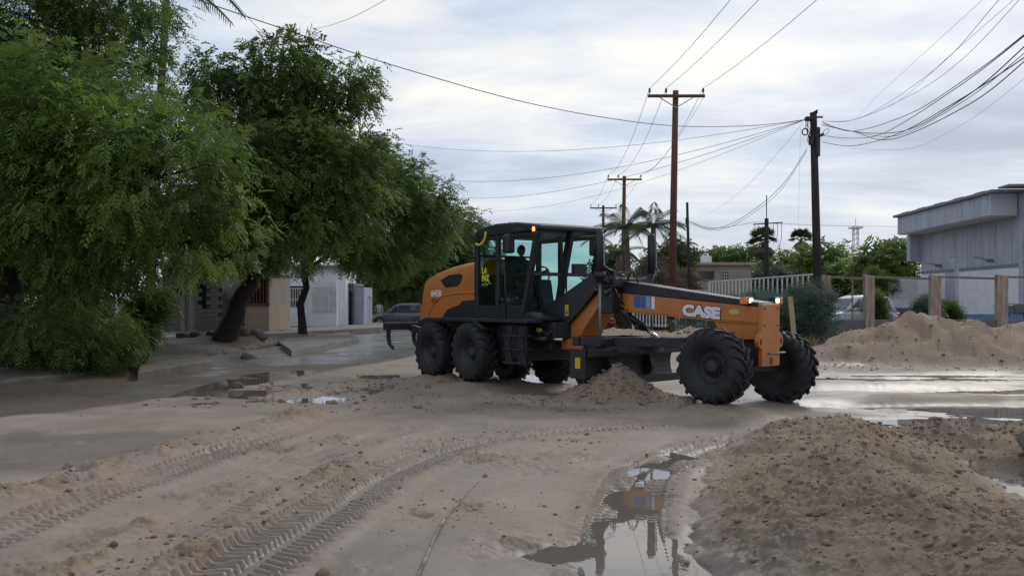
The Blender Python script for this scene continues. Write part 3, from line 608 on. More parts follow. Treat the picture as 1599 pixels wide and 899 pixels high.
# ------------------------------------------------------------------ motor grader
def build_grader():
    root = empty('motor_grader'); tag(root, 'orange and black motor grader with lit front lamps working on the muddy street', 'grader')
    d = Vector((math.sin(GTH), -math.cos(GTH), 0)); l = Vector((math.cos(GTH), math.sin(GTH), 0))
    root.matrix_world = Matrix(((d.x, l.x, 0, GO.x), (d.y, l.y, 0, GO.y), (0, 0, 1, GO.z), (0, 0, 0, 1)))
    FX = Matrix.Translation((GPV, 0, 0)) @ Matrix.Rotation(GAL, 4, 'Z') @ Matrix.Translation((-GPV, 0, 0))
    def rb(mb, name, m, bev=0, parent=None): return mb.build(name, M[m] if isinstance(m, str) else m, parent or root, bev)
    def fb(mb, name, m, bev=0, parent=None): return mb.build(name, M[m] if isinstance(m, str) else m, parent or root, bev, FX)
    # ---- wheels
    def tyre_mesh():
        R, w = WR - 0.045, 0.21
        mb = MB(); prof = [(0.315, -w * .80), (0.34, -w * .92), (0.42, -w * 1.04), (0.50, -w * 1.05), (R - .035, -w * .96), (R, -w * .78), (R + .008, 0), (R, w * .78), (R - .035, w * .96), (0.50, w * 1.05), (0.42, w * 1.04), (0.34, w * .92), (0.315, w * .80)]
        mb.lathe(prof, 48)
        n = 19
        for k in range(n):
            for s in (-1, 1):
                t0 = 2 * math.pi * (k + (0.5 if s > 0 else 0)) / n
                ring = []
                for (u, da, rr) in ((0.05, 0.0, R + .002), (0.55, 0.17, R + .004), (0.86, 0.25, R - .01), (1.04, 0.28, R - .075)):
                    for e, hh in ((-1, -.02), (1, -.02), (1, .045), (-1, .045)):
                        wd = 0.068 if hh < 0 else 0.046
                        a = t0 + da + e * wd * (1 if u < 1 else .9); rad = rr + (hh if u < 1.0 else hh * .6); y = s * w * (u + (0.05 if hh > 0 and u > .8 else 0))
                        ring.append((rad * math.cos(a), y, rad * math.sin(a)))
                fs = [(i*4+j, i*4+(j+1) % 4, (i+1)*4+(j+1) % 4, (i+1)*4+j) for i in range(3) for j in range(4)] + [(3, 2, 1, 0), (12, 13, 14, 15)]
                if s < 0: fs = [f[::-1] for f in fs]
                mb.add(ring, fs)
        return mb
    ty = tyre_mesh(); tyre_me = None
    def rim_mb(s):
        mb = MB(); w = 0.17
        mb.lathe([(0.335, s * w), (0.32, s * (w - .02)), (0.29, s * (w - .03)), (0.275, s * 0.02), (0.19, s * -0.01), (0.18, s * 0.0), (0.12, s * 0.02), (0.115, s * 0.09), (0.07, s * 0.11), (0.001, s * 0.11)], 36)
        mb.lathe([(0.335, -s * w), (0.30, -s * (w - .03)), (0.26, -s * .03), (0.001, -s * .03)], 36)
        for k in range(10):
            a = 2 * math.pi * k / 10; mb.tube([(0.15 * math.cos(a), s * 0.0, 0.15 * math.sin(a)), (0.15 * math.cos(a), s * 0.035, 0.15 * math.sin(a))], 0.014, 6)
        return mb
    tme = None
    rms = {}
    for i, (x, y, fr, zc) in enumerate(WH):
        s = -1 if y < 0 else 1
        if s not in rms:
            o = rb(rim_mb(s), 'wheel', 'rim'); rms[s] = o.data
        else: o = link('wheel', rms[s], None, root)
        p = FX @ Vector((x, y, 0)) if fr else Vector((x, y, 0)); o.location = (p.x, p.y, zc)
        o.rotation_euler = (0, 0, (GAL + 0.0) if fr else 0)
        if fr and False: pass
        if tme is None:
            t = ty.build('tyre', M['rubber'], o); tme = t.data
        else: t = link('tyre', tme, None, o)
        t.rotation_euler = (0, 0.31 * i, math.pi if s > 0 else 0)
    # ---- rear frame
    rb(MB().box((-2.25, -.42, .82), (2.6, .42, 1.32)), 'rear_frame', 'frame', .03)
    for s in (-1, 1):
        rb(MB().prism([(-1.15, .58), (1.15, .58), (1.2, .72), (.95, .92), (-.95, .92), (-1.2, .72)], s * .52, s * .77), 'tandem_case', 'frame', .02)
        rb(MB().prism([(-1.3, 1.28), (-1.0, 1.36), (.9, 1.36), (1.3, 1.2), (1.3, 1.24), (.92, 1.42), (-1.0, 1.42), (-1.32, 1.33)], s * .60, s * 1.14), 'fender', 'black', .01)
    # ---- engine hood (lofted)
    st = [(-2.30, 1.36, 1.55, .52), (-2.24, 1.34, 1.92, .57), (-2.12, 1.33, 2.17, .60), (-1.92, 1.33, 2.31, .62), (-1.50, 1.33, 2.43, .63), (-1.17, 1.36, 2.49, .63), (-.89, 1.55, 2.54, .63), (-.35, 1.66, 2.60, .63), (.1, 1.70, 2.63, .63), (.52, 1.74, 2.64, .63)]
    mb = MB(); n = 0; vs = []
    for x, zb, zt, hw in st:
        h = zt - zb; sec = [(-hw, zb), (-hw, zb + h * .55), (-hw * .985, zt - .16), (-hw * .93, zt - .07), (-hw * .82, zt - .02), (-hw * .4, zt), (hw * .4, zt), (hw * .82, zt - .02), (hw * .93, zt - .07), (hw * .985, zt - .16), (hw, zb + h * .55), (hw, zb)]
        n = len(sec); vs += [(x, a, b) for a, b in sec]
    fs = [(i*n+k, (i+1)*n+k, (i+1)*n+k+1, i*n+k+1) for i in range(len(st)-1) for k in range(n-1)] + [tuple(range(n)), tuple((len(st)-1)*n+k for k in range(n-1, -1, -1))]
    mb.add(vs, fs, 0, True)
    hood = rb(mb, 'engine_hood', 'orange')
    for f in hood.data.polygons: f.use_smooth = True
    for s in (-1, 1):
        rb(MB().prism([(-1.22, 2.24), (-.85, 2.35), (-.36, 2.37), (-.28, 2.31), (-.34, 2.18), (-.48, 2.10), (-.98, 2.07), (-1.06, 2.12)], s * .615, s * .636), 'air_intake', 'black', .006, hood)
        # pressed crease sweeping along the hood side
        rb(MB().tube([(-1.72, s * .622, 1.45), (-1.60, s * .628, 1.62), (-1.38, s * .63, 1.80), (-1.1, s * .632, 1.90), (-.6, s * .632, 1.945), (.5, s * .632, 1.97)], 0.022, 6), 'hood_crease', 'orange', 0, hood)
        rb(MB().prism([(-2.10, 2.06), (-2.02, 2.16), (-1.98, 2.12), (-2.04, 1.96), (-2.1, 1.7), (-2.16, 1.68)], s * .57, s * .612), 'tail_lamp', 'black', .004, hood)
        rb(MB().prism([(-1.25, 1.30), (-1.1, 1.42), (-.88, 1.60), (-.35, 1.71), (-.28, 1.78), (.52, 1.83), (.52, 1.30)], s * .50, s * .66), 'engine_skirt', 'black', .015)
    tm = text_mesh('845B', 0.20, 0.006, 0.003, 1.0); o = link('model_number', tm, M['white'], hood); o.matrix_local = Matrix.Translation((-1.62, -.637, 1.88)) @ Matrix.Rotation(math.pi / 2, 4, 'X') @ Matrix.Diagonal((1.12, 1, 1, 1))
    for k in range(2):
        rb(MB().box((-1.60, -.634, 1.80 - k * .05), (-1.28 - .05 * k, -.637, 1.825 - k * .05)), 'small_print', 'decal_dark', 0, hood)
    rb(MB().box((-.6, -.3, 2.62), (.45, .3, 2.67)), 'hood_lid', 'black', .02, hood)
    # ---- cab
    def cabx(z): return 2.20 + (2.66 - 2.20) * (z - 1.5) / (3.15 - 1.5)        # raked windscreen plane
    cab = rb(MB().prism([(.5, 1.40), (2.75, 1.40), (2.75, 1.47), (2.3, 1.56), (.5, 1.56)], -.82, .82), 'cab_floor', 'black', .02)
    roof = MB().prism([(.50, 3.08), (.52, 3.20), (.75, 3.29), (1.3, 3.335), (2.0, 3.32), (2.5, 3.26), (2.78, 3.22), (2.80, 3.14), (2.66, 3.10)], -.84, .84)
    rf = rb(roof, 'cab_roof', 'black', .04)
    for y in (-.2, .15): rb(MB().tube([(.9, y, 3.3), (.88, y, 3.42)], .02, 6), 'antenna', 'black', 0, rf)
    for s in (-1, 1):
        y = .79 * s
        rb(MB().beam((.56, y, 1.5), (.56, y, 3.12), .09, .12), 'pillar', 'black', .015)
        rb(MB().beam((1.33, y, 1.5), (1.33, y, 3.12), .09, .09), 'pillar', 'black', .015)
        rb(MB().beam((2.20, y, 1.5), (2.66, y, 3.12), .10, .11), 'pillar', 'black', .015)
        rb(MB().beam((.6, y, 1.62), (2.2, y, 1.62), .06, .14), 'door_sill', 'black', .01)
        rb(MB().beam((.6, y, 3.05), (2.6, y, 3.05), .06, .08), 'door_header', 'black', .01)
        p = MB().add([(.62, y * 1.005, 1.69), (1.285, y * 1.005, 1.69), (1.285, y * 1.005, 3.01), (.62, y * 1.005, 3.01), (.62, y * .985, 1.69), (1.285, y * .985, 1.69), (1.285, y * .985, 3.01), (.62, y * .985, 3.01)], [(0,1,2,3),(7,6,5,4),(0,4,5,1),(1,5,6,2),(2,6,7,3),(3,7,4,0)])
        rb(p, 'side_window', 'cabglass')
        a, b = 1.38, cabx(1.69) - .05; b2 = cabx(3.01) - .06
        p = MB().add([(a, y * 1.005, 1.69), (b, y * 1.005, 1.69), (b2, y * 1.005, 3.01), (a, y * 1.005, 3.01), (a, y * .985, 1.69), (b, y * .985, 1.69), (b2, y * .985, 3.01), (a, y * .985, 3.01)], [(0,1,2,3),(7,6,5,4),(0,4,5,1),(1,5,6,2),(2,6,7,3),(3,7,4,0)])
        dr = rb(p, 'door_glass', 'cabglass')
        rb(MB().tube([(1.46, y * 1.03, 1.75), (1.44, y * 1.09, 1.85), (1.44, y * 1.09, 2.5), (1.46, y * 1.03, 2.6)], .02, 6), 'door_handle', 'black', 0, dr)
        # mirror
        mr_ = rb(MB().box((2.02, s * .98, 2.70), (2.20, s * 1.18, 3.06)), 'mirror', 'black', .04)
        rb(MB().tube([(2.45, s * .82, 3.12), (2.3, s * 1.05, 3.15), (2.13, s * 1.08, 3.04)], .018, 6), 'mirror_arm', 'black', 0, mr_)
    # windscreen: frame bars and four panes
    rb(MB().beam((cabx(2.30), -.78, 2.30), (cabx(2.30), .78, 2.30), .06, .07), 'screen_bar', 'black', .01)
    rb(MB().beam((cabx(1.56), 0.02, 1.56), (cabx(3.1), 0.02, 3.1), .08, .17), 'screen_bar', 'black', .01)
    for y0, y1 in ((-.74, -.06), (.10, .74)):
        for z0, z1 in ((1.60, 2.27), (2.335, 3.07)):
            q = [(cabx(z0), y0, z0), (cabx(z0), y1, z0), (cabx(z1), y1, z1), (cabx(z1), y0, z1)]; q += [(x - .012, y, z) for x, y, z in q]
            rb(MB().add(q, [(0,1,2,3),(7,6,5,4),(0,4,5,1),(1,5,6,2),(2,6,7,3),(3,7,4,0)]), 'windscreen_pane', 'cabglass')
    rb(MB().box((.50, -.72, 2.36), (.52, .72, 3.04)), 'rear_window', 'cabglass')
    rb(MB().box((.48, -.76, 1.5), (.54, .76, 2.34)), 'cab_rear_wall', 'black')
    rb(MB().beam((.53, -.74, 2.72), (.53, .74, 2.72), .03, .04), 'rear_window_bar', 'black')
    rb(MB().tube([(2.68, -.35, 3.0), (2.70, -.33, 2.9), (2.62, -.2, 2.70)], .012, 5), 'wiper', 'black')
    # seat, console, wheel
    seat = rb(MB().box((.85, -.27, 1.85), (1.4, .27, 2.02)), 'seat', 'seat', .05)
    rb(MB().prism([(.78, 1.95), (.95, 1.95), (.86, 2.72), (.72, 2.72)], -.25, .25), 'seat_back', 'seat', .05, seat)
    rb(MB().box((.95, -.2, 1.5), (1.3, .2, 1.86)), 'seat_base', 'black', .02, seat)
    con = rb(MB().beam((1.95, 0, 1.5), (1.8, 0, 2.2), .28, .16), 'steering_console', 'black', .03)
    rb(MB().tube([(1.72 + .05 * math.sin(t), .2 * math.cos(t), 2.28 + .19 * math.sin(t)) for t in np.linspace(0, 2 * math.pi, 17)], .016, 6), 'steering_wheel', 'black', 0, con)
    rb(MB().box((2.3, .30, 2.28), (2.42, .62, 2.52)), 'monitor', 'black', .02)
    # decals on the cab side
    def decal(body, x, z, size, m, par, y=-.812, off=.004, sx=1.0):
        tm = text_mesh(body, size, off, 0.002); o = link('lettering', tm, M[m], par)
        o.matrix_local = Matrix.Translation((x, y, z)) @ Matrix.Rotation(math.pi / 2, 4, 'X') @ Matrix.Diagonal((sx, 1, 1, 1)); return o
    decal('LA', .76, 2.34, .17, 'neon', root, off=.008, sx=.95); decal('PAZ', .76, 2.19, .17, 'neon', root, off=.010, sx=.85)
    rb(MB().tube([(.74, -.81, 2.10), (.80, -.81, 2.14), (.84, -.81, 2.08), (.90, -.81, 2.15), (.95, -.81, 2.09), (1.02, -.81, 2.16), (1.09, -.81, 2.13)], .009, 5), 'script_decal', 'neon')
    rb(MB().tube([(.58, -.845, 2.96), (.70, -.845, 2.93), (.82, -.845, 2.96), (.91, -.845, 3.03), (.95, -.845, 3.13), (.96, -.845, 3.19)], .026, 6), 'yellow_marker_strip', 'neon')
    rb(MB().lathe([(0.001, 0), (.045, .005), (.05, .05), (.04, .09), (.001, .10)], 12, 0, 'z', (2.60, -.82, 3.10)), 'marker_lamp', mat('marker_lamp_lit', (.8, .4, .1), None, .3, emit=((1, .5, .12), 1.2)))
    # ---- deck, steps, tanks
    rb(MB().box((.5, -1.10, 1.36), (2.72, -.70, 1.43)), 'deck', 'black', .015); rb(MB().box((.5, .70, 1.36), (2.72, 1.10, 1.43)), 'deck', 'black', .015)
    rb(MB().box((1.25, -.78, .62), (2.25, .78, 1.34)), 'side_tank', 'black', .04)
    for x in (2.02, 2.44):
        sp = rb(MB().prism([(x - .10, 1.30), (x + .12, 1.30), (x + .10, 1.10), (x + .02, .95), (x + .13, .55), (x - .09, .55), (x - .16, .95), (x - .08, 1.10)], -1.02, -.98), 'step_side', 'black', .008)
    for z in (.58, .84, 1.10): rb(MB().box((1.95, -1.12, z), (2.55, -.84, z + .035)), 'step_tread', 'frame', .006)
    rb(MB().tube([(1.85, -.95, 1.44), (1.85, -.99, 2.2), (1.80, -.95, 2.35), (1.7, -.86, 2.35)], .018, 6), 'grab_rail', 'black')
    rb(MB().box((2.2, -.55, 1.05), (2.85, .55, 1.38)), 'valve_block', 'frame', .03)
    for i in range(4): rb(MB().tube([(2.3 + .1 * i, -.58, 1.30), (2.5 + .1 * i, -.66, 1.22 - .03 * i), (2.85, -.5, 1.15 + .04 * i)], .018, 6), 'hydraulic_hose', 'hose')
    rb(MB().box((2.46, -.665, 1.19), (2.62, -.66, 1.26)), 'warning_sticker', 'yellow')
    rb(MB().tube([(1.95, -.66, 1.06), (2.75, -.62, 1.06)], .055, 10), 'articulation_cylinder', 'black'); rb(MB().tube([(2.75, -.62, 1.06), (3.15, -.56, 1.06)], .026, 8), 'cylinder_rod', 'chrome')
    # ---- rear ripper
    rip = rb(MB().box((-3.05, -1.12, 1.10), (-2.83, 1.12, 1.27)), 'ripper_beam', 'frame', .02)
    for y in (-.45, .45): rb(MB().beam((-2.9, y, 1.15), (-2.1, y * .8, 1.0), .12, .16), 'ripper_arm', 'frame', .01, rip)
    for y in (-1.02, -.34, .34, 1.02):
        rb(MB().prism([(-3.0, 1.12), (-2.90, 1.12), (-2.90, .90), (-2.86, .80), (-2.74, .72), (-2.70, .64), (-2.80, .68), (-2.93, .76), (-3.0, .90)], y - .035, y + .035), 'ripper_shank', 'frame', .008, rip)
    rb(MB().box((-2.2, -.5, .95), (-2.12, .5, 1.8)), 'radiator_grille', 'black', .02)
    rb(MB().tube([(-2.25, -.35, 1.72), (-2.4, -.4, 1.5), (-2.55, -.42, 1.25)], .05, 7), 'blue_cover', mat('blue_cover_sheet', (.03, .16, .42), None, .5))
    # ---- front frame: gooseneck, boom
    goose = fb(MB().prism([(2.05, .84), (2.90, .84), (2.98, 1.0), (3.14, 1.24), (3.52, 1.68), (3.80, 1.74), (3.95, 1.74), (3.95, 1.96), (3.62, 2.02), (3.2, 1.72), (2.62, 1.20), (2.42, 1.06), (2.05, 1.06)], -.30, .30), 'gooseneck', 'orange', .02)
    fb(MB().prism([(1.80, 1.50), (2.6, 1.86), (3.42, 2.28), (3.56, 2.30), (3.66, 2.12), (3.52, 1.98), (3.2, 1.66), (2.85, 1.36), (2.60, 1.15), (2.45, 1.05), (1.78, 1.12)], -.40, -.302), 'gooseneck_cover', 'black', .012)
    fb(MB().prism([(1.80, 1.50), (2.6, 1.86), (3.42, 2.28), (3.56, 2.30), (3.66, 2.12), (3.52, 1.98), (3.2, 1.66), (2.85, 1.36), (2.60, 1.15), (2.45, 1.05), (1.78, 1.12)], .302, .40), 'gooseneck_cover', 'black', .012)
    fb(MB().prism([(1.9, 1.48), (2.6, 1.80), (3.42, 2.22), (3.5, 2.1), (2.9, 1.6), (2.3, 1.2), (1.9, 1.2)], -.30, .30), 'gooseneck_top', 'black', .01)
    fb(MB().box((2.7, -.36, .86), (3.2, .36, 1.06)), 'hitch_plate', 'orange', .02)
    for x, z in ((2.80, 1.62), (2.40, 1.22)):
        sk = fb(MB().box((x - .045, -.409, z - .12), (x + .045, -.403, z + .09)), 'warning_sticker', 'yellow'); fb(MB().prism([(x - .03, z - .09), (x + .03, z - .09), (x, z - .0)], -.412, -.4095), 'warning_symbol', 'decal_dark', 0, sk)
    def zt(x): return 1.94 - (x - 3.9) * (1.94 - 1.69) / (6.85 - 3.9)
    boom = fb(MB().prism([(3.80, 1.62), (6.1, 1.455), (6.88, 1.43), (6.88, zt(6.88)), (3.80, zt(3.8))], -.22, .22), 'boom', 'orange', .015)
    fb(MB().prism([(3.74, zt(3.74)), (6.88, zt(6.88)), (6.88, 1.755), (6.0, 1.87), (4.02, 2.15), (3.74, 2.17)], -.235, .235), 'boom_cover', 'black', .012, boom)
    fb(MB().beam((3.9, -.225, 2.155), (6.7, -.225, 1.785), .012, .012), 'cover_edge_shine', 'pipe', 0, boom)  # pale grey strip stands in for wet shine along the cover's top edge
    fb(MB().prism([(5.98, 1.455), (6.88, 1.428), (6.88, 1.18), (6.22, 1.17), (6.08, 1.30)], -.21, .21), 'boom_gusset', 'orange', .012, boom)
    fb(MB().prism([(3.85, 1.60), (6.1, 1.44), (6.88, 1.415), (6.88, 1.43), (6.1, 1.455), (3.85, 1.62)], -.26, .26), 'boom_flange', 'orange', .004, boom)
    fb(MB().box((6.2, -.26, 1.155), (6.88, .26, 1.18)), 'boom_flange', 'orange', .004, boom)
    plate = fb(MB().prism([(-.27, .72), (.27, .72), (.27, 1.0), (.36, 1.04), (.39, 1.12), (.36, 1.22), (.27, 1.28), (.27, 1.73), (-.27, 1.73), (-.27, 1.28), (-.36, 1.22), (-.39, 1.12), (-.36, 1.04), (-.27, 1.0)], 6.885, 6.96, 'x'), 'push_plate', 'orange', .012)
    for y, z, w, h in ((-.31, 1.12, .02, .05), (.31, 1.12, .02, .05), (0, .80, .03, .06)): fb(MB().box((6.955, y - w, z - h), (6.966, y + w, z + h)), 'slot', 'decal_dark', 0, plate)
    for y, z in ((-.2, 1.66), (.2, 1.66), (-.2, 1.38), (.2, 1.38)): fb(MB().tube([(6.95, y, z), (6.972, y, z)], .016, 7), 'bolt', 'frame', 0, plate)
    fb(MB().tube([(6.99, -.10, .93), (6.99, .38, .93)], .016, 7), 'tow_pin', 'pipe', 0, plate)
    # decals on the boom
    bl = math.atan2(-0.16, 2.3)
    def btext(body, x, z, size, m, y, off, name='lettering', sx=1.0):
        tm = text_mesh(body, size, off, .002); o = link(name, tm, M[m], boom)
        o.matrix_local = FX @ Matrix.Translation((x, y, z)) @ Matrix.Rotation(math.pi / 2, 4, 'X') @ Matrix.Rotation(-.075, 4, 'Z') @ Matrix.Diagonal((sx, 1, 1, 1))
    btext('CASE', 5.36, 1.545, .25, 'decal_dark', -.223, .030, sx=1.30); btext('CASE', 5.36, 1.545, .25, 'white', -.226, .017, sx=1.30)
    for k, (a, b) in enumerate(((4.30, 4.43), (4.445, 4.55), (4.57, 4.66), (4.69, 4.76))):
        z0, z1 = 1.665 - (a - 4.3) * .06, 1.885 - (a - 4.3) * .05
        fb(MB().prism([(a, z0), (b, z0 - .008), (b, z1 - .008), (a, z1)], -.226, -.2215), 'stripe_decal', ['blue1', 'blue1', 'blue2', 'white'][k], 0, boom)
    ov = [(6.40 + .10 * math.cos(t), 1.60 + .045 * math.sin(t)) for t in np.linspace(0, 2 * math.pi, 16, endpoint=False)]
    fb(MB().prism(ov, -.226, -.2215), 'oval_sticker', mat('pale_lime_sticker', (.5, .52, .2), None, .5), 0, boom)
    # lamps on brackets
    for y in (-.22, .60):
        br = fb(MB().beam((6.70, y * .5, 1.66), (6.66, y, 1.71), .05, .03), 'lamp_bracket', 'frame')
        fb(MB().box((6.60, y - .09, 1.725), (6.72, y + .09, 1.85)), 'lamp_housing', 'black', .01, br)
        fb(MB().box((6.715, y - .055, 1.75), (6.733, y + .055, 1.825)), 'lamp_lens', 'lamp', .008, br)
        s = -1 if y < 0 else 1; e = y - .092 if y < 0 else y + .092
        fb(MB().box((6.61, e, 1.73), (6.725, e + s * .07, 1.84)), 'turn_signal', 'amber', .01, br)
    # front axle
    fb(MB().beam((6.54, -.85, .74), (6.54, .9, .64), .16, .18), 'front_axle', 'frame', .02)
    fb(MB().box((6.35, -.17, .72), (6.86, .17, 1.16)), 'axle_mount', 'frame', .03)
    for s in (-1, 1): fb(MB().beam((6.45, s * .12, 1.1), (6.50, s * .62, .80), .08, .08), 'lean_cylinder', 'frame', .01)
    # blade lift cylinders and saddle
    fb(MB().box((3.72, -.50, 2.02), (4.06, .50, 2.20)), 'lift_saddle', 'frame', .03)
    for s in (-1, 1):
        fb(MB().beam((3.9, s * .45, 2.12), (3.92, s * .75, 2.22), .16, .12), 'saddle_arm', 'frame', .01)
        c_ = fb(MB().tube([(3.93, s * .75, 2.12), (3.93, s * .75, 3.03), (3.93, s * .75, 3.05)], [.075, .075, .06], 12), 'lift_cylinder', 'black')
        fb(MB().tube([(3.93, s * .75, 2.1), (3.94, s * .75, 1.02)], .026, 8), 'cylinder_rod', 'pipe', 0, c_)
        fb(MB().tube([(4.00, s * .75, 2.98), (4.04, s * .76, 2.9), (4.04, s * .76, 2.42), (4.15, s * .72, 2.34), (4.14, s * .60, 2.33), (4.12, s * .5, 2.05)], .012, 5), 'oil_pipe', 'pipe', 0, c_)
        fb(MB().tube([(3.93, s * .75, 2.20), (3.93, s * .75, 2.3)], .11, 10), 'trunnion', 'frame', 0, c_)
    r = random.Random(4)
    for i in range(12):
        x0 = 3.68 + r.uniform(0, .35); y0 = r.uniform(-.62, -.28); z0 = r.uniform(1.75, 2.2); p = [(x0, y0, z0), (x0 + r.uniform(-.1, .25), y0 + r.uniform(-.1, .15), z0 + r.uniform(0, .18)), (x0 + r.uniform(0, .35), -.26 + r.uniform(-.05, .1), z0 - r.uniform(0, .3))]
        fb(MB().tube(p, .016, 5), 'hydraulic_hose', r.choice(['hose', 'hose', 'pipe']))
    fb(MB().tube([(4.05, -.12, 2.12), (4.10, -.12, 2.28), (4.18, -.12, 2.33), (4.26, -.12, 2.27), (4.30, -.12, 2.10)], .016, 6), 'hydraulic_hose', 'hose')
    fb(MB().tube([(4.15, -.24, 1.62), (4.18, -.27, 1.45), (4.3, -.2, 1.33), (4.45, -.1, 1.4), (4.45, -.1, 1.55)], .018, 6), 'hydraulic_hose', 'hose')
    fb(MB().box((3.66, -.45, 1.55), (3.96, -.22, 2.02)), 'valve_stack', 'frame', .02)
    cs = fb(MB().tube([(3.86, -.30, 1.72), (4.42, -.05, 1.28)], .06, 10), 'side_shift_cylinder', 'black'); fb(MB().tube([(4.42, -.05, 1.28), (4.78, .1, 1.02)], .028, 8), 'cylinder_rod', 'chrome', 0, cs)
    # drawbar, circle, moldboard
    db = MB(); db.beam((6.5, 0, .98), (5.2, 0, 1.05), .2, .2)
    for s in (-1, 1): db.beam((5.3, s * .06, 1.05), (3.3, s * .62, 1.04), .14, .17)
    db.beam((3.3, -.72, 1.04), (3.3, .72, 1.04), .16, .17); db.beam((4.2, -.4, 1.04), (4.2, .4, 1.04), .14, .16); db.beam((3.94, -.86, 1.03), (3.94, .86, 1.03), .2, .15)
    fb(db, 'drawbar', 'frame', .015)
    fb(MB().lathe([(.60, .86), (.74, .86), (.74, .97), (.60, .97), (.60, .86)], 40, 0, 'z', (3.85, 0, 0), False), 'turn_circle', 'frame')
    for s in (-1, 1): fb(MB().prism([(3.72, .92), (4.0, .92), (4.1, .55), (4.02, .40), (3.8, .45)], s * .55, s * .63), 'blade_arm', 'frame', .01)
    prof = [(3.95 + .20 * math.cos(t) * -1 + .12, .60 + .32 * math.sin(t)) for t in np.linspace(-1.25, 1.25, 9)]
    prof = prof + [(x + .035, z) for x, z in reversed(prof)]
    bld = fb(MB().prism(prof, -1.38, 1.38), 'moldboard', 'frame')
    fb(MB().box((4.10, -1.40, .26), (4.14, 1.40, .40)), 'cutting_edge', 'frame', 0, bld)
    fb(MB().box((3.80, -1.405, .42), (4.16, -1.382, .94)), 'end_plate', 'black', .005, bld)
    fb(MB().box((3.93, -1.412, .60), (4.05, -1.4065, .79)), 'warning_sticker', 'yellow', 0, bld)
    fb(MB().beam((4.2, -1.36, .86), (4.2, 1.36, .86), .07, .12), 'slide_rail', 'frame', .01, bld)
    return root
GR = build_grader()

def person(name, joints, edges, radii, matl, root_i, label, loc, M4=None, parts=()):
    me = bpy.data.meshes.new(name); me.from_pydata(joints, edges, []); o = bpy.data.objects.new(name, me); C.objects.link(o)
    bpy.context.view_layer.objects.active = o
    sk = o.modifiers.new('skin', 'SKIN'); sk.use_smooth_shade = True
    for i, r in enumerate(radii): me.skin_vertices[0].data[i].radius = (r, r)
    me.skin_vertices[0].data[root_i].use_root = True
    sb = o.modifiers.new('sub', 'SUBSURF'); sb.levels = 2; sb.render_levels = 2
    bpy.context.view_layer.update()
    m2 = bpy.data.meshes.new_from_object(o.evaluated_get(bpy.context.evaluated_depsgraph_get()))
    m2.materials.clear(); m2.materials.append(matl); o.modifiers.clear(); o.data = m2; bpy.data.meshes.remove(me); m2.name = name
    for f in m2.polygons: f.use_smooth = True
    if M4 is not None: o.matrix_world = M4
    else: o.location = loc
    tag(o, label, 'person'); return o
def head_parts(o, c, fwd, hair, s=1.0):
    # head sits on the neck: skull, face features, hair as children (clothing stays the body)
    f = Vector(fwd).normalized(); sd = f.cross(Vector((0, 0, 1))).normalized(); c = Vector(c); u = Vector((0, 0, 1))
    V, Fc = ico(3); P = V * np.array([.095, .078, .118]) * s
    tpr = np.clip(-P[:, 2] / .118, 0, 1); P[:, 1] *= 1 - .28 * tpr; P[:, 0] *= 1 - .12 * tpr
    A = np.array([f[:], sd[:], u[:]]); me = np_mesh('head', P @ A + np.array(c[:]), Fc, True); hd = link('head', me, M['skin'], o)
    mb = MB(); p = c + f * .092 * s; mb.add([p + u * .03, p + sd * .014 - u * .022 + f * .004, p - sd * .014 - u * .022 + f * .004, p - u * .02 + f * .026], [(0, 1, 3), (0, 3, 2), (1, 2, 3)]); mb.build('nose', M['skin'], hd)
    mb = MB(); mb.beam(c + f * .083 * s - u * .055 - sd * .022, c + f * .083 * s - u * .055 + sd * .022, .01, .008); mb.build('mouth', M['redtrim'], hd)
    for k in (-1, 1):
        V1, F1 = ico(1); link('eye', np_mesh('eye', V1 * .011 + np.array((c + f * .083 * s + sd * .032 * k + u * .008)[:]), F1, True), M['darkvoid'], hd)
        link('ear', np_mesh('ear', V1 * np.array([.012, .018, .028]) @ np.array([sd[:], f[:], u[:]]) + np.array((c + sd * .078 * k)[:]), F1, True), M['skin'], hd)
    Ph = V[V[:, 2] > -2] * np.array([.104, .086, .124]) * s; keep = [q for q in Fc if all(V[i, 2] > .25 or (V[i, 0] < -.1 and V[i, 2] > -.45) for i in q)]
    link('hair', np_mesh('hair', Ph @ A + np.array(c[:]) + np.array([0, 0, .006]), np.array(keep), True), hair, hd)
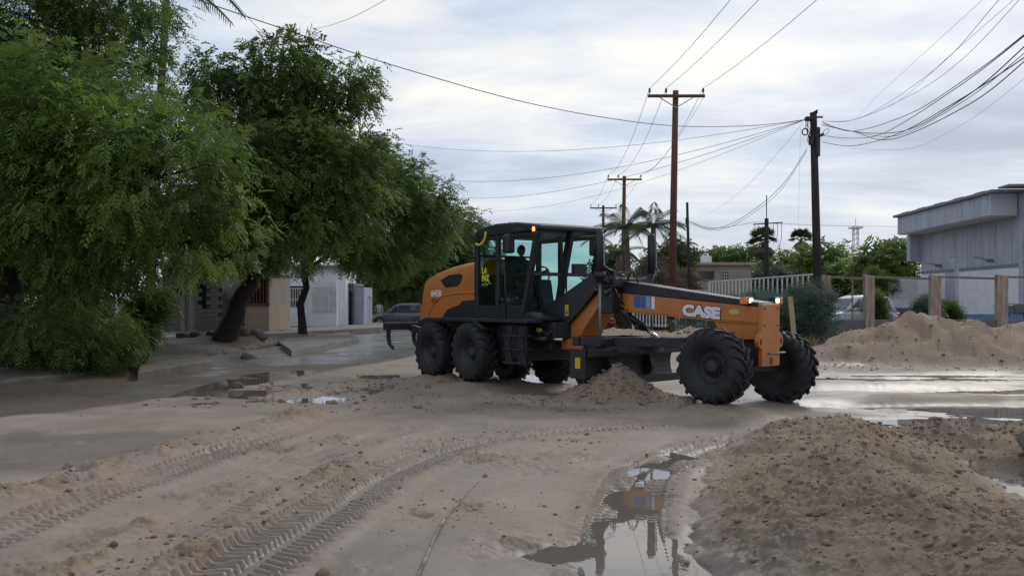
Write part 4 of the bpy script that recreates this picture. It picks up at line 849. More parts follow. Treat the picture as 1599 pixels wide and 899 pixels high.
def build_operator():
    J = [(1.05, 0, 2.08), (1.00, 0, 2.35), (.98, 0, 2.58), (1.0, 0, 2.68),
         (1.0, -.2, 2.56), (1.12, -.25, 2.30), (1.42, -.20, 2.32), (1.60, -.17, 2.38),
         (1.0, .2, 2.56), (1.12, .25, 2.30), (1.42, .20, 2.32), (1.60, .17, 2.38),
         (1.12, -.10, 2.06), (1.50, -.13, 2.08), (1.58, -.13, 1.68), (1.74, -.13, 1.62),
         (1.12, .10, 2.06), (1.50, .13, 2.08), (1.58, .13, 1.68), (1.74, .13, 1.62)]
    Ed = [(0,1),(1,2),(2,3),(2,4),(4,5),(5,6),(6,7),(2,8),(8,9),(9,10),(10,11),(0,12),(12,13),(13,14),(14,15),(0,16),(16,17),(17,18),(18,19)]
    Rd = [.14,.14,.13,.055,.07,.055,.045,.04,.07,.055,.045,.04,.09,.07,.05,.04,.09,.07,.05,.04]
    mw = GR.matrix_world.copy()
    o = person('person', J, Ed, Rd, M['shirt'], 0, 'operator in dark clothes seated at the wheel inside the grader cab', None, mw)
    head_parts(o, (1.02, 0, 2.82), (1, 0, 0), M['darkvoid'])
    for s in (-1, 1):
        for k in range(5):
            a = Vector((1.60, s * .17, 2.38)); t = -0.04 + .02 * k; L = (.055, .075, .08, .075, .05)[k]
            b = a + Vector((.05, 0, t)); c_ = b + Vector((L * .55, s * .012, .01)); e = c_ + Vector((.0, s * .02, -.02))
            MB().tube([a, b, c_, e], [.014, .011, .010, .008], 6).build('thumb' if k == 4 else 'finger', M['skin'], o)
build_operator()
# ------------------------------------------------------------------ trees
def crown(name, lobes, n, flen, nl, llen, lwid, mt, parent, seed, droop=0.5, clumps=30, sig=0.22, shell=0.62, hang=0.3, kind=None):
    r = np.random.default_rng(seed)
    Cc = np.array([l[0][:] for l in lobes]); Rr = np.array([l[1] for l in lobes], float)
    if Rr.ndim == 1: Rr = np.stack([Rr] * 3, 1)
    w = Rr.prod(1) ** (2 / 3); w /= w.sum()
    nc = np.maximum((clumps * len(lobes) * w).astype(int), 4); cp, cs, cd, cti = [], [], [], []
    for i in range(len(lobes)):
        d = r.normal(size=(nc[i], 3)); d /= np.linalg.norm(d, axis=1, keepdims=True)
        rad = shell + (1.05 - shell) * r.random((nc[i], 1)) ** 0.7; rad[r.random(nc[i]) < .28] *= .6
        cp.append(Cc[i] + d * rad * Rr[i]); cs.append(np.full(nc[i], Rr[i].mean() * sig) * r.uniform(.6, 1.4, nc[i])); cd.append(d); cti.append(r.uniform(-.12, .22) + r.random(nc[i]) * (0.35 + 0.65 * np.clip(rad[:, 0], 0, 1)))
    cp = np.concatenate(cp); cs = np.concatenate(cs); cd = np.concatenate(cd); cti = np.concatenate(cti)
    k = r.choice(len(cp), n, p=cs ** 1.6 / (cs ** 1.6).sum())
    off = r.normal(size=(n, 3)); off[:, 2] *= .75
    P = cp[k] + off * cs[k][:, None] * 0.75
    ax = cd[k] * .7 + off * .35 + r.normal(size=(n, 3)) * .45; ax[:, 2] -= droop; ax /= np.linalg.norm(ax, axis=1, keepdims=True)
    up = np.tile([0, 0, 1.0], (n, 1)) + r.normal(size=(n, 3)) * .35; sd = np.cross(ax, up); sd /= np.linalg.norm(sd, axis=1, keepdims=True); nn = np.cross(sd, ax)
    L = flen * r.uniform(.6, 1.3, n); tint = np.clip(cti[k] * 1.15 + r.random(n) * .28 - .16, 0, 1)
    V = np.zeros((n, nl, 4, 3)); T = np.zeros((n, nl, 4))
    for j in range(nl):
        t = .12 + .88 * (j + .5) / nl; s = 1 if j % 2 else -1
        b = P + ax * (L * t)[:, None]; b[:, 2] -= hang * L * t * t
        ld = sd * (s * .75) + ax * .65 + nn * r.normal(size=(n, 1)) * .25; ld[:, 2] -= .25; ld /= np.linalg.norm(ld, axis=1, keepdims=True)
        wv = np.cross(ld, nn + sd * s * .3); wv /= np.linalg.norm(wv, axis=1, keepdims=True) + 1e-9
        ll = (llen * (1.1 - .45 * abs(t - .45)) * r.uniform(.75, 1.25, n))[:, None]
        V[:, j, 0] = b; V[:, j, 1] = b + ld * ll * .4 + wv * lwid / 2; V[:, j, 2] = b + ld * ll; V[:, j, 3] = b + ld * ll * .4 - wv * lwid / 2
        T[:, j] = tint[:, None]
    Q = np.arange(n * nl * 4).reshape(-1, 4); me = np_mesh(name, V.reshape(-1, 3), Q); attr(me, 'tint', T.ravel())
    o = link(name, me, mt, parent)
    if kind: tag(o, kind=kind)
    return o, cp
def trunk(base, top, r0, lobes, cp, mt, parent, seed, bend=0.15, nsub=5):
    r = random.Random(seed); base = Vector(base); top = Vector(top); mb = MB()
    H = (top - base).length; pts = [base - Vector((0, 0, .3))] + [base.lerp(top, t) + Vector((r.uniform(-1, 1), r.uniform(-1, 1), 0)) * bend * (0 if t == 0 else 1) for t in (0, .2, .4, .6, .8, 1)]
    mb.tube(pts, [r0 * 1.5, r0 * 1.25] + [r0 * x for x in (1, .92, .85, .78, .7)], 10)
    for c_, R in lobes:
        c_ = Vector(c_); mid = top.lerp(c_, .5) + Vector((r.uniform(-.4, .4), r.uniform(-.4, .4), r.uniform(-.1, .4)))
        Rm = R if isinstance(R, (int, float)) else min(R); q_ = min(1.0, max(.22, Rm / 2.2))
        mb.tube([top - (top - base).normalized() * r.uniform(0, .25) * H, top.lerp(mid, .5), mid, c_], [r0 * .6 * q_, r0 * .5 * q_, r0 * .32 * q_, r0 * .10 * q_], 7)
        near = [Vector(p) for p in cp if (Vector(p) - c_).length < Rm * 1.3]; r.shuffle(near)
        for q in near[:nsub]:
            m2 = c_.lerp(q, .5) + Vector((r.uniform(-.2, .2), r.uniform(-.2, .2), r.uniform(0, .3)))
            mb.tube([mid.lerp(c_, .6), m2, q], [r0 * .16 * q_, r0 * .09 * q_, r0 * .03 * q_], 5)
    return mb.build('trunk', mt, parent)
def tree(name, base, fork, r0, lobes, label, seed, n, flen=.38, nl=9, llen=.10, lwid=.028, mt='leaf', group=None, cat='tree', bark='bark', **kw):
    nsub = kw.pop('nsub', 5)
    e = empty(name, base, 0, label, cat, group); b = Vector(base)
    L2 = [(Vector(c_) - b, R) for c_, R in lobes]
    o, cp = crown('crown', L2, n, flen, nl, llen, lwid, M[mt], e, seed, **kw)
    trunk((0, 0, 0), Vector(fork) - b, r0, L2, cp, M[bark], e, seed, nsub=nsub); return e
def lob(*items): return [(at(px, py, Y), tuple(np.array(R if isinstance(R, (tuple, list)) else (R, R, R)) * Y / F)) for px, py, Y, R in items]

def build_trees():
    # big neem nearest at left
    b = Vector((-13.2, 24.5, 0.4))
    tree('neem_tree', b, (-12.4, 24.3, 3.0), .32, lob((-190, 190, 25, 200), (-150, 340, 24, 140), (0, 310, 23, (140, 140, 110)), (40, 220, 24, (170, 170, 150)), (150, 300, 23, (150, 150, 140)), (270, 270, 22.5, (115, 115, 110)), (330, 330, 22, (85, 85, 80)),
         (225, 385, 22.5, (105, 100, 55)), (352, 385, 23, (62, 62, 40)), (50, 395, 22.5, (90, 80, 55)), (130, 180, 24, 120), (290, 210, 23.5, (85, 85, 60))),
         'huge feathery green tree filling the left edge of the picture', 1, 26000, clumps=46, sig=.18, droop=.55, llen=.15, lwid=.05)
    b = Vector((-13.6, 30.5, .35))
    tree('neem_tree', b, at(152, 90, 30.5), .24, lob((40, 30, 30, (120, 110, 75)), (150, -20, 30, (110, 110, 70)), (215, 60, 29.5, (65, 65, 40)), (90, 110, 30.5, (90, 90, 60)), (245, 85, 29, (40, 40, 22)), (200, 130, 30, (60, 60, 50)), (250, 120, 29, (48, 48, 42)), (290, 170, 28.5, (50, 50, 45)), (228, 30, 29, (48, 48, 36)), (-90, 60, 30, 120)),
         'taller sparse tree behind the left one, dark bare trunk showing near its top', 2, 9500, clumps=34, sig=.2, flen=.42, llen=.15, lwid=.05, droop=.45)
    b = Vector((at(90, 500, 36).x, 36, .3))
    tree('neem_tree', b, at(95, 440, 36), .25, lob((90, 380, 36, (130, 100, 90)), (-60, 400, 37, (130, 100, 90)), (200, 430, 35, (70, 60, 50)), (210, 330, 36, (80, 70, 70)), (20, 470, 35, (100, 80, 50)), (130, 480, 35, (70, 60, 40)), (-200, 420, 37, (120, 100, 100))),
         'dark shaded tree deep behind the huge left one', 12, 8000, flen=.5, nl=7, llen=.24, lwid=.09, mt='leafd', clumps=34, sig=.26, droop=.4, nsub=3)
    # leaning street tree
    b = gnd(352, 524, 0.45); b.z = .35; Y = b.y
    tree('neem_tree', b, at(392, 440, Y), .40, lob((330, 120, Y - 1, (40, 40, 48)), (315, 90, Y, (26, 26, 22)), (375, 165, Y, (75, 75, 62)), (445, 120, Y, (75, 75, 60)), (425, 80, Y, (42, 42, 26)), (540, 135, Y, (58, 58, 40)), (575, 105, Y, (30, 30, 20)), (505, 190, Y, (70, 70, 62)), (400, 260, Y - 2, (105, 105, 85)), (500, 280, Y - 1, (95, 95, 85)),
         (345, 330, Y - 2, (85, 85, 80)), (430, 345, Y - 2, (100, 100, 58)), (560, 240, Y, (52, 52, 48)), (345, 385, Y - 3, (58, 58, 36)), (480, 46, Y, (14, 14, 11)), (300, 375, Y - 4, (48, 48, 38))),
         'tall street tree with thick leaning trunk ringed by rocks', 3, 18500, flen=.42, nl=8, llen=.17, lwid=.072, mt='leafd', clumps=34, sig=.19, droop=.6, hang=.35, nsub=5)
    b = gnd(473, 521, .2); b.z = .12; Y = b.y
    tree('neem_tree', b, at(474, 400, Y), .19, lob((560, 300, Y + 2, (80, 80, 70)), (525, 368, Y, (75, 75, 40)), (610, 320, Y + 3, (72, 72, 65)), (640, 265, Y + 3, (32, 32, 28)), (590, 390, Y + 2, (65, 65, 36)), (660, 345, Y + 4, (55, 55, 55)), (685, 290, Y + 4, (24, 24, 30)), (640, 400, Y + 3, (48, 48, 34)), (455, 398, Y - 1, (50, 50, 26))),
         'broad street tree with straight slim trunk before the white house', 4, 13500, flen=.42, nl=8, llen=.17, lwid=.06, mt='leafd', clumps=34, sig=.20, droop=.6, hang=.35, nsub=5)
    b = Vector((at(700, 500, 78).x, 78, 0))
    tree('neem_tree', b, at(690, 440, 78), .3, lob((690, 370, 78, (55, 55, 48)), (715, 340, 78, (24, 24, 25)), (640, 420, 76, (60, 60, 40)), (590, 435, 74, (50, 50, 30)), (700, 430, 78, (45, 45, 35)), (545, 425, 76, (40, 40, 25))),
         'dense tree beyond the parked grey car', 5, 7500, flen=.7, nl=7, llen=.30, lwid=.11, mt='leafd', clumps=34, sig=.28, droop=.6)
    b = Vector((at(745, 500, 95).x, 95, 0))
    tree('street_tree', b, at(742, 420, 95), .25, lob((742, 372, 95, (22, 22, 22)), (728, 400, 95, (26, 26, 26)), (760, 392, 95, (20, 20, 20))), 'small far tree just left of the grader cab', 6, 1500, flen=.8, nl=6, llen=.34, lwid=.14, mt='leafd', clumps=24, sig=.3)
    # shrubs under the big tree
    for i, (px, py, Y, R, lab, mt) in enumerate(((60, 520, 22.5, (85, 60, 45), 'dark shrub at the foot of the big left tree', 'leafd'), (150, 525, 23.5, (60, 50, 40), 'low shrub in the shade left of the spiky plants', 'leafd'), (228, 490, 26, (24, 24, 45), 'upright leafy shrub beside the white gate post', 'leaf'))):
        c_ = at(px, py, Y); bb = Vector((c_.x, c_.y, gz(c_.x, c_.y)))
        tree('shrub', bb, bb + Vector((0, 0, .4)), .05, [(c_, tuple(np.array(R) * Y / F))], lab, 20 + i, 1900, flen=.3, nl=8, llen=.10, lwid=.03, mt=mt, cat='shrub', clumps=40, sig=.24, nsub=8)
    # spiky sword-leaved plants
    for i, (px, py, Y, h) in enumerate(((180, 548, 24.2, 1.5), (205, 545, 24.6, 1.25), (150, 546, 24.4, 1.2), (222, 548, 24.8, .9))):
        g = at(px, py, Y); z = gz(g.x, g.y); r = np.random.default_rng(50 + i); e = empty('sword_leaf_plant', (g.x, g.y, z), 0, ['tallest spiky long-leaved plant under the big left tree', 'spiky plant nearest right of the tallest one under the tree', 'leftmost spiky long-leaved plant under the big tree', 'small spiky plant at the edge of the driveway apron'][i], 'plant', 'spiky plants under the left tree')
        V, T = [], []
        for k in range(70):
            a = r.uniform(0, 6.28); el = r.uniform(.3, 1.4); L = h * r.uniform(.6, 1.05); dr = Vector((math.cos(a) * math.cos(el), math.sin(a) * math.cos(el), math.sin(el))); sd = Vector((-math.sin(a), math.cos(a), 0)); p0 = Vector((0, 0, r.uniform(0, h * .4)))
            prev = None
            for s in range(4):
                t = s / 3; p = p0 + dr * L * t - Vector((0, 0, .45 * L * t * t)); w = .028 * (1 - t * .9); cur = (p - sd * w, p + sd * w)
                if prev: V += [prev[0], prev[1], cur[1], cur[0]]; T += [r.random()] * 4
                prev = cur
        me = np_mesh('leaves', np.array([v[:] for v in V]), np.arange(len(V)).reshape(-1, 4)); attr(me, 'tint', T); link('leaves', me, M['leafdry' if i == 2 else 'leafd'], e)
        MB().tube([(0, 0, -.1), (0.02, 0, h * .45)], [.05, .03], 7).build('stem', M['bark'], e)
    # right: feathery hedge behind the fence
    specs = [(1222, 488, 38.5, (42, 42, 36), 'leafg', 'feathery grey-green bush behind the leaning timber stake'), (1165, 498, 43, (36, 36, 24), 'leafg', 'feathery bush behind the white pickets left of the stake'), (1282, 484, 37.5, (26, 26, 40), 'leafg', 'feathery bush round the foot of the dark pole'),
             (1256, 486, 37.6, (32, 32, 26), 'leafg', 'feathery bush covering the railing left of the dark pole'), (1192, 486, 40.5, (32, 32, 25), 'leafg', 'feathery bush covering the middle of the white railing'), (1110, 498, 45, (38, 38, 22), 'leafg', 'low bush left of the white picket corner'), (1375, 446, 62, (16, 16, 22), 'leafd', 'dark bush beside the white annex behind the fence'), (1448, 486, 43, (17, 17, 16), 'leafg', 'pale flowering bush behind the middle fence post'), (1372, 488, 44, (9, 9, 22), 'leafd', 'dark bush in the second fence bay'), (1484, 488, 44, (12, 12, 12), 'leafd', 'small dark bush right of the middle fence post')]
    for i, (px, py, Y, R, mt, lab) in enumerate(specs):
        c_ = at(px, py, Y); bb = Vector((c_.x, c_.y, gz(c_.x, c_.y)))
        tree('bush', bb, bb + Vector((0, 0, .5)), .06, [(c_ + Vector((rnd.uniform(-1, 1) * R[0], rnd.uniform(-.6, .6) * R[1], rnd.uniform(-.9, .75) * R[2])) * (Y / F), tuple(np.array(R) * rnd.uniform(.3, .6) * Y / F)) for _k in range(9)], lab, 60 + i, 2200, flen=.40, nl=6, llen=.16, lwid=.03, mt=mt, cat='bush', clumps=36, sig=.3, droop=-.1, hang=.1, group='bushes behind the fence', nsub=6)
    # far trees over the roofs
    for i, (px, py, Y, R, mt, lab) in enumerate(((1282, 410, 95, (30, 30, 24), 'leaf', 'round bright green tree right of the dark pole'), (1385, 408, 80, (42, 42, 24), 'leafd', 'dark spiky-topped tree left of the grey hall'), (1130, 408, 120, (30, 30, 14), 'leafd', 'far tree behind the beige house roof'), (1165, 408, 118, (30, 30, 16), 'leafd', 'far tree right of the roof tank'), (1215, 415, 112, (32, 32, 18), 'leafd', 'far tree below the dead palm'), (1250, 426, 110, (28, 28, 14), 'leafd', 'far tree below the fan palm'), (1205, 440, 100, (26, 26, 14), 'leafg', 'pale far tree behind the white railing'),
              (1092, 412, 125, (22, 22, 12), 'leafd', 'small far tree left of the roof tank'), (1045, 420, 75, (28, 28, 40), 'leafp', 'olive tree behind the tall reddish pole'), (955, 430, 80, (22, 22, 40), 'leafd', 'dark tree behind the cab pillar'), (1320, 430, 90, (26, 26, 14), 'leafd', 'low far tree beside the peach wall'))):
        c_ = at(px, py, Y); bb = Vector((c_.x, c_.y, 0)); s = Y / F
        ls = [(c_, tuple(np.array(R) * s)), (c_ + Vector((R[0] * .6, 0, -R[2] * .5)) * s, tuple(np.array(R) * .65 * s)), (c_ + Vector((-R[0] * .6, 0, -R[2] * .5)) * s, tuple(np.array(R) * .65 * s)), (Vector((c_.x, c_.y, c_.z * .55)), tuple(np.array((R[0] * .8, R[1] * .8, R[2])) * s))]
        tree('background_tree', bb, Vector((c_.x, c_.y, c_.z * .5)), .2, ls, lab, 80 + i, 1700, flen=.8, nl=5, llen=.40, lwid=.18, mt=mt, clumps=26, sig=.3, group='trees over the far roofs', droop=.1, nsub=3)
    # dry brush in the lot behind the boom
    for i, (px, py, Y, R, lab) in enumerate(((1010, 455, 62, (26, 26, 38), 'dry brown brush below the coconut palms'), (1040, 470, 60, (20, 20, 35), 'dry brush right behind the tall reddish pole'), (985, 480, 60, (22, 22, 28), 'dry brush above the grader boom base'), (1065, 462, 66, (16, 16, 30), 'dry brush beside the thin dark pole'))):
        c_ = at(px, py, Y); bb = Vector((c_.x, c_.y, 0))
        tree('dry_brush', bb, bb + Vector((0, 0, .8)), .07, [(c_, tuple(np.array(R) * Y / F))], lab, 110 + i, 1600, flen=.8, nl=6, llen=.3, lwid=.06, mt='leafdry', cat='brush', clumps=30, sig=.3, droop=-.2, nsub=8)
    # dry grass by the dark pole
    r = np.random.default_rng(9); n = 1500; x = r.normal(9.9, .9, n); y = r.normal(36.6, 1.0, n); z = ground_height(x, y)[0]; h = r.uniform(.2, .6, n); a = r.uniform(0, 6.28, n); dx = np.cos(a) * .02; dy = np.sin(a) * .02; lx = r.normal(0, .14, n); ly = r.normal(0, .14, n)
    V = np.stack([np.stack([x - dx, y - dy, z - .02], 1), np.stack([x + dx, y + dy, z - .02], 1), np.stack([x + lx, y + ly, z + h], 1)], 1).reshape(-1, 3)
    me = np_mesh('dry_grass', V, np.arange(n * 3).reshape(-1, 3)); attr(me, 'tint', np.repeat(r.random(n), 3)); tag(link('dry_grass', me, M['drygrass']), 'yellow dry grass round the dark pole foot', 'grass', kind='stuff')
build_trees()

def palm(name, base, top, r0, label, seed, kind='coconut', L=2.6, nf=18, group=None, skirt=0, cat='palm', mt='leafp'):
    r = random.Random(seed); e = empty(name, base, 0, label, cat, group); base = Vector(base); t = Vector(top) - base
    MB().tube([(0, 0, -.3), t * .3 + Vector((.05, 0, 0)), t * .65, t], [r0 * 1.2, r0, r0 * .9, r0 * .8], 9).build('trunk', M['palmbark'], e)
    def frond(dirv, Lf, leaf, w, droop, name_, mt_):
        V, T = [], []; tt = r.random(); pts = []
        for i in range(15):
            u = i / 14; pts.append(t + dirv * Lf * u - Vector((0, 0, droop * Lf * u * u)))
        for i in range(1, 15):
            d = (pts[i] - pts[i-1]).normalized(); sd = d.cross(Vector((0, 0, 1))); sd = sd.normalized() if sd.length > 1e-3 else Vector((1, 0, 0)); u = i / 14
            for s in (-1, 1):
                for h in (0, .5):
                    b = pts[i-1].lerp(pts[i], h); ll = leaf * (1 - abs(u - .4) * .9) * r.uniform(.8, 1.15); ld = (sd * s * .75 + d * .5 + Vector((0, 0, -.75))).normalized(); wv = ld.cross(sd).normalized() * w
                    V += [b, b + ld * ll * .4 + wv, b + ld * ll, b + ld * ll * .4 - wv]; T += [tt] * 4
            wv = Vector((0, 0, .02)); V += [pts[i-1] - wv, pts[i] - wv, pts[i] + wv, pts[i-1] + wv]; T += [tt] * 4
        me = np_mesh(name_, np.array([v[:] for v in V]), np.arange(len(V)).reshape(-1, 4)); attr(me, 'tint', T); link(name_, me, M[mt_], e)
    if kind == 'coconut':
        for k in range(nf):
            a = 2 * math.pi * k / nf + r.uniform(-.2, .2); el = r.uniform(-.3, 1.2); frond(Vector((math.cos(a) * math.cos(el), math.sin(a) * math.cos(el), math.sin(el))), L * r.uniform(.8, 1.1), L * .24, .02 * L / 2.6, r.uniform(.35, .7), 'frond', mt)
    else:
        def fans(n, e0, e1, mt_, nm, Lf):
            for k in range(n):
                a = r.uniform(0, 6.28); el = r.uniform(e0, e1); d = Vector((math.cos(a) * math.cos(el), math.sin(a) * math.cos(el), math.sin(el))); sd = Vector((-math.sin(a), math.cos(a), 0)); up = sd.cross(d); c_ = t + d * Lf * .45; V, T = [], []; tt = r.random()
                V += [t - sd * .02, t + sd * .02, c_ + sd * .02, c_ - sd * .02]; T += [tt] * 4
                for j in range(13):
                    f = (j - 6) / 6 * 1.25; ld = (d * math.cos(f) + sd * math.sin(f) - Vector((0, 0, .25)) * abs(f)).normalized(); wv = ld.cross(up).normalized() * .05 * Lf; ll = Lf * .6
                    V += [c_, c_ + ld * ll * .5 + wv, c_ + ld * ll - Vector((0, 0, .1 * Lf)), c_ + ld * ll * .5 - wv]; T += [tt] * 4
                me = np_mesh(nm, np.array([v[:] for v in V]), np.arange(len(V)).reshape(-1, 4)); attr(me, 'tint', T); link(nm, me, M[mt_], e)
        fans(nf, -.1, 1.3, mt, 'frond', L)
        fans(skirt, -1.45, -.7, 'leafdry', 'dead_frond', L * .9)
    return e
def build_palms():
    palm('coconut_palm', at(228, 545, 36), at(262, -40, 36), .16, 'palm at top left with one drooping frond showing against the sky', 1, L=3.2, nf=20)
    palm('coconut_palm', at(985, 512, 66), at(978, 352, 66), .2, 'coconut palm right behind the second crossarm pole', 2, L=3.0, nf=20, group='coconut palms behind the grader')
    palm('coconut_palm', at(1024, 512, 62), at(1020, 350, 62), .2, 'coconut palm left of the tall reddish pole', 3, L=2.8, nf=20, group='coconut palms behind the grader')
    palm('coconut_palm', at(962, 512, 74), at(966, 392, 74), .2, 'lower coconut palm behind the cab mirror', 4, L=2.4, nf=18, group='coconut palms behind the grader')
    palm('coconut_palm', at(1062, 512, 80), at(1064, 385, 80), .2, 'coconut palm behind the thin dark pole', 5, L=2.0, nf=16, group='coconut palms behind the grader')
    palm('fan_palm', at(1192, 500, 100), at(1192, 377, 100), .22, 'half dead fan palm with brown skirt below the cable pole', 6, 'fan', 1.9, 16, skirt=60)
    palm('fan_palm', at(1251, 500, 130), at(1251, 372, 130), .2, 'fan palm with brown skirt against the sky left of the dark pole', 7, 'fan', 1.8, 22, skirt=60)
build_palms()
# ------------------------------------------------------------------ poles and wires
def tpole(name, base, H, arm, label, ax=0.0, m='pole', lean=0.0, r=.17, group=None):
    e = empty(name, base, ax, label, 'utility pole', group)
    MB().tube([(0, 0, -.4), (lean * .5, 0, H * .5), (lean, 0, H)], [r * 1.15, r, r * .82], 12).build('pole_shaft', M[m], e)
    MB().beam((lean - arm / 2, -.2, H - .30), (lean + arm / 2, -.2, H - .30), .12, .14).build('crossarm', M[m], e, .01)
    for s in (-1, 1): MB().beam((lean + s * arm * .3, -.2, H - .36), (lean, -.14, H - .85), .03, .04).build('brace', M['tin'], e)
    tips = []
    for u in (-.47, -.18, .47):
        x = lean + u * arm
        MB().lathe([(.02, 0), (.02, .1), (.055, .12), (.06, .17), (.04, .2), (.06, .22), (.05, .28), (.03, .31), (.001, .32)], 10, 0, 'z', (x, -.2, H - .23)).build('insulator', M['ceramic'], e)
        c, s_ = math.cos(ax), math.sin(ax); tips.append(Vector((base[0] + x * c + .2 * s_, base[1] + x * s_ - .2 * c, H + .08 + base[2])))
    return tips
def cable(pts, r, label, m='wire', sag=None, name='cable', group=None):
    """pts: two ends (with sag) or a list of points"""
    if sag is not None:
        a, b = Vector(pts[0]), Vector(pts[1]); pts = []
        for i in range(25):
            t = i / 24; p = a.lerp(b, t); p.z -= sag * 4 * t * (1 - t); pts.append(p)
    o = MB().tube(pts, r * .72, 5).build(name, M[m]); tag(o, label, 'cable', group); return o
def crom(P, n=10):
    P = [Vector(p) for p in P]; out = []
    for i in range(len(P) - 1):
        p0, p1, p2, p3 = P[max(i-1, 0)], P[i], P[i+1], P[min(i+2, len(P)-1)]
        for k in range(n):
            u = k / n; out.append(.5 * ((2 * p1) + (p2 - p0) * u + (2 * p0 - 5 * p1 + 4 * p2 - p3) * u * u + (3 * p1 - p0 - 3 * p2 + p3) * u ** 3))
    return out + [P[-1]]
def build_poles():
    b1 = gnd(1048, 527); H1 = 11.95
    t1 = tpole('utility_pole', b1, H1, 2.75, 'tall reddish crossarm pole standing behind the grader boom', 0, lean=.22)
    b2 = Vector((at(972, 500, 78).x, 78, 0)); t2 = tpole('utility_pole', b2, 11.9, 2.8, 'middle reddish crossarm pole, second in the line', 0, lean=.15)
    b3 = Vector((at(942, 500, 104).x, 104, 0)); t3 = tpole('utility_pole', b3, 12.1, 2.9, 'farthest reddish crossarm pole just right of the cab roof', 0)
    for i in range(3):
        w = ['left', 'middle', 'right'][i]
        cable((t1[i], t2[i]), .016, f'{w} wire of the line between the two nearest crossarm poles', 'wiregrey', .9)
        cable((t2[i], t3[i]), .016, f'{w} wire of the line between the two farther crossarm poles', 'wiregrey', .5)
        off = at([1120, 1165, 1250][i], [0, -4, -3][i], 30); d = (off - t1[i]); end = t1[i] + d * 2.2
        pts = [t1[i] + d * (k / 12 * 2.2) - Vector((0, 0, .5 * 4 * (k / 12) * (1 - k / 12))) for k in range(13)]
        cable(pts, .014, f'{w} wire climbing from the tall crossarm pole towards the viewer', 'wiregrey')
    # dark pole on the right
    b = gnd(1279, 540); Y = b.y; e = empty('utility_pole', b, 0, 'dark tarred pole with a tangle of cables, right of the grader', 'utility pole')
    top = at(1270, 176, Y); dx = top.x - b.x; Ht = top.z
    MB().tube([(0, 0, -.4), (dx * .5, 0, Ht * .5), (dx, 0, Ht)], [.175, .16, .135], 12).build('pole_shaft', M['darkpole'], e)
    MB().prism([(dx - .14, Ht - .05), (dx + .14, Ht - .05), (dx + .15, Ht + .12)], -.1, .1).build('pole_tip', M['darkpole'], e)
    MB().box((dx - .33, -.15, Ht - .33), (dx - .08, .1, Ht - .17)).build('cable_clamp', M['wire'], e, .03)
    MB().box((dx + .08, -.1, Ht - .22), (dx + .36, 0, Ht - .16)).build('cable_bracket', M['wire'], e, .01)
    MB().beam((dx + .12, -.12, Ht - 1.02), (dx + .36, -.15, Ht - .85), .07, .09).build('street_lamp_stub', M['darkpole'], e, .01)
    MB().box((dx + .05, -.2, Ht - 1.75), (dx + .22, -.05, Ht - .6)).build('splice_box', M['wire'], e, .03)
    MB().box((dx - .22, -.2, Ht - 1.3), (dx - .06, -.05, Ht - .95)).build('splice_box', M['wire'], e, .03)
    for z in (1.5, 2.2): MB().lathe([(.172, z), (.18, z), (.18, z + .05), (.172, z + .05)], 12, 0, 'z', (dx * z / Ht, 0, 0)).build('steel_band', M['tin'], e)
    MB().tube([(dx - .36 + .11 * math.cos(t), -.1, Ht - .78 + .13 * math.sin(t)) for t in np.linspace(0, 6.3, 14)], .025, 6).build('cable_coil', M['wire'], e)
    MB().tube([(dx - .30, -.1, Ht - .25), (dx - .36, -.1, Ht - .66)], .012, 5).build('coil_tail', M['wire'], e)
    MB().tube(crom([(dx + .15, -.15, Ht - 1.0), (dx + .45, -.15, Ht - .88), (dx + .58, -.15, Ht - .72), (dx + .45, -.15, Ht - .68), (dx + .32, -.15, Ht - .82)]), .01, 5).build('wire_loop', M['wire'], e)
    rr = random.Random(8)
    for k in range(7):
        MB().tube(crom([(dx - .28 + .06 * k, -.17, Ht - .25), (dx - .24 + rr.uniform(-.1, .1), -.2, Ht - .5 - .1 * k), (dx - .1 + rr.uniform(-.1, .1), -.19, Ht - 1.0 - .05 * k), (dx + .05, -.17, Ht - .6 - .12 * k)], 5), .012, 5).build('loose_wire', M['wire'], e)
    LP = at(1257, 187, Y - .1); RP = at(1284, 190, Y - .1)
    # cables to the left
    cable(crom([LP, at(1180, 196, 36), at(1060, 197, 33), at(940, 183, 30), at(800, 155, 27), at(600, 98, 24), at(450, 48, 22), at(300, -3, 20), at(200, -40, 19)]), .016, 'long dark cable crossing the sky above the trees')
    for i, (x, y, Y2, r) in enumerate(((610, 222, 62, .012), (690, 281, 66, .014), (720, 309, 68, .014), (760, 330, 72, .010))):
        cable((LP, at(x, y, Y2)), r, ['flattest of the four thin cables running left behind the trees', 'second highest of the four thin cables running left behind the trees', 'third of the four thin cables running left behind the trees', 'lowest of the four thin cables running left behind the trees'][i], 'wiregrey', .9)
    # cables to the right, towards and past the camera
    specs = [((1420, 178, 26), (1520, 115, 19), (1620, 38, 14), .013, 'upper'), ((1410, 205, 26), (1510, 150, 19), (1625, 50, 14), .015, 'thick'), ((1400, 212, 26), (1505, 158, 19), (1625, 62, 14), .010, 'double'), ((1390, 218, 26), (1510, 165, 19), (1625, 75, 14), .014, 'lower thick'), ((1420, 150, 25), (1500, 95, 19), (1615, -25, 14), .007, 'thin'), ((1380, 165, 26), (1470, 100, 19), (1560, 0, 14), .007, 'fine'), ((1400, 160, 26), (1480, 90, 19), (1600, -15, 14), .005, 'faint'), ((1370, 150, 26), (1430, 95, 20), (1540, -5, 14), .004, 'faintest')]
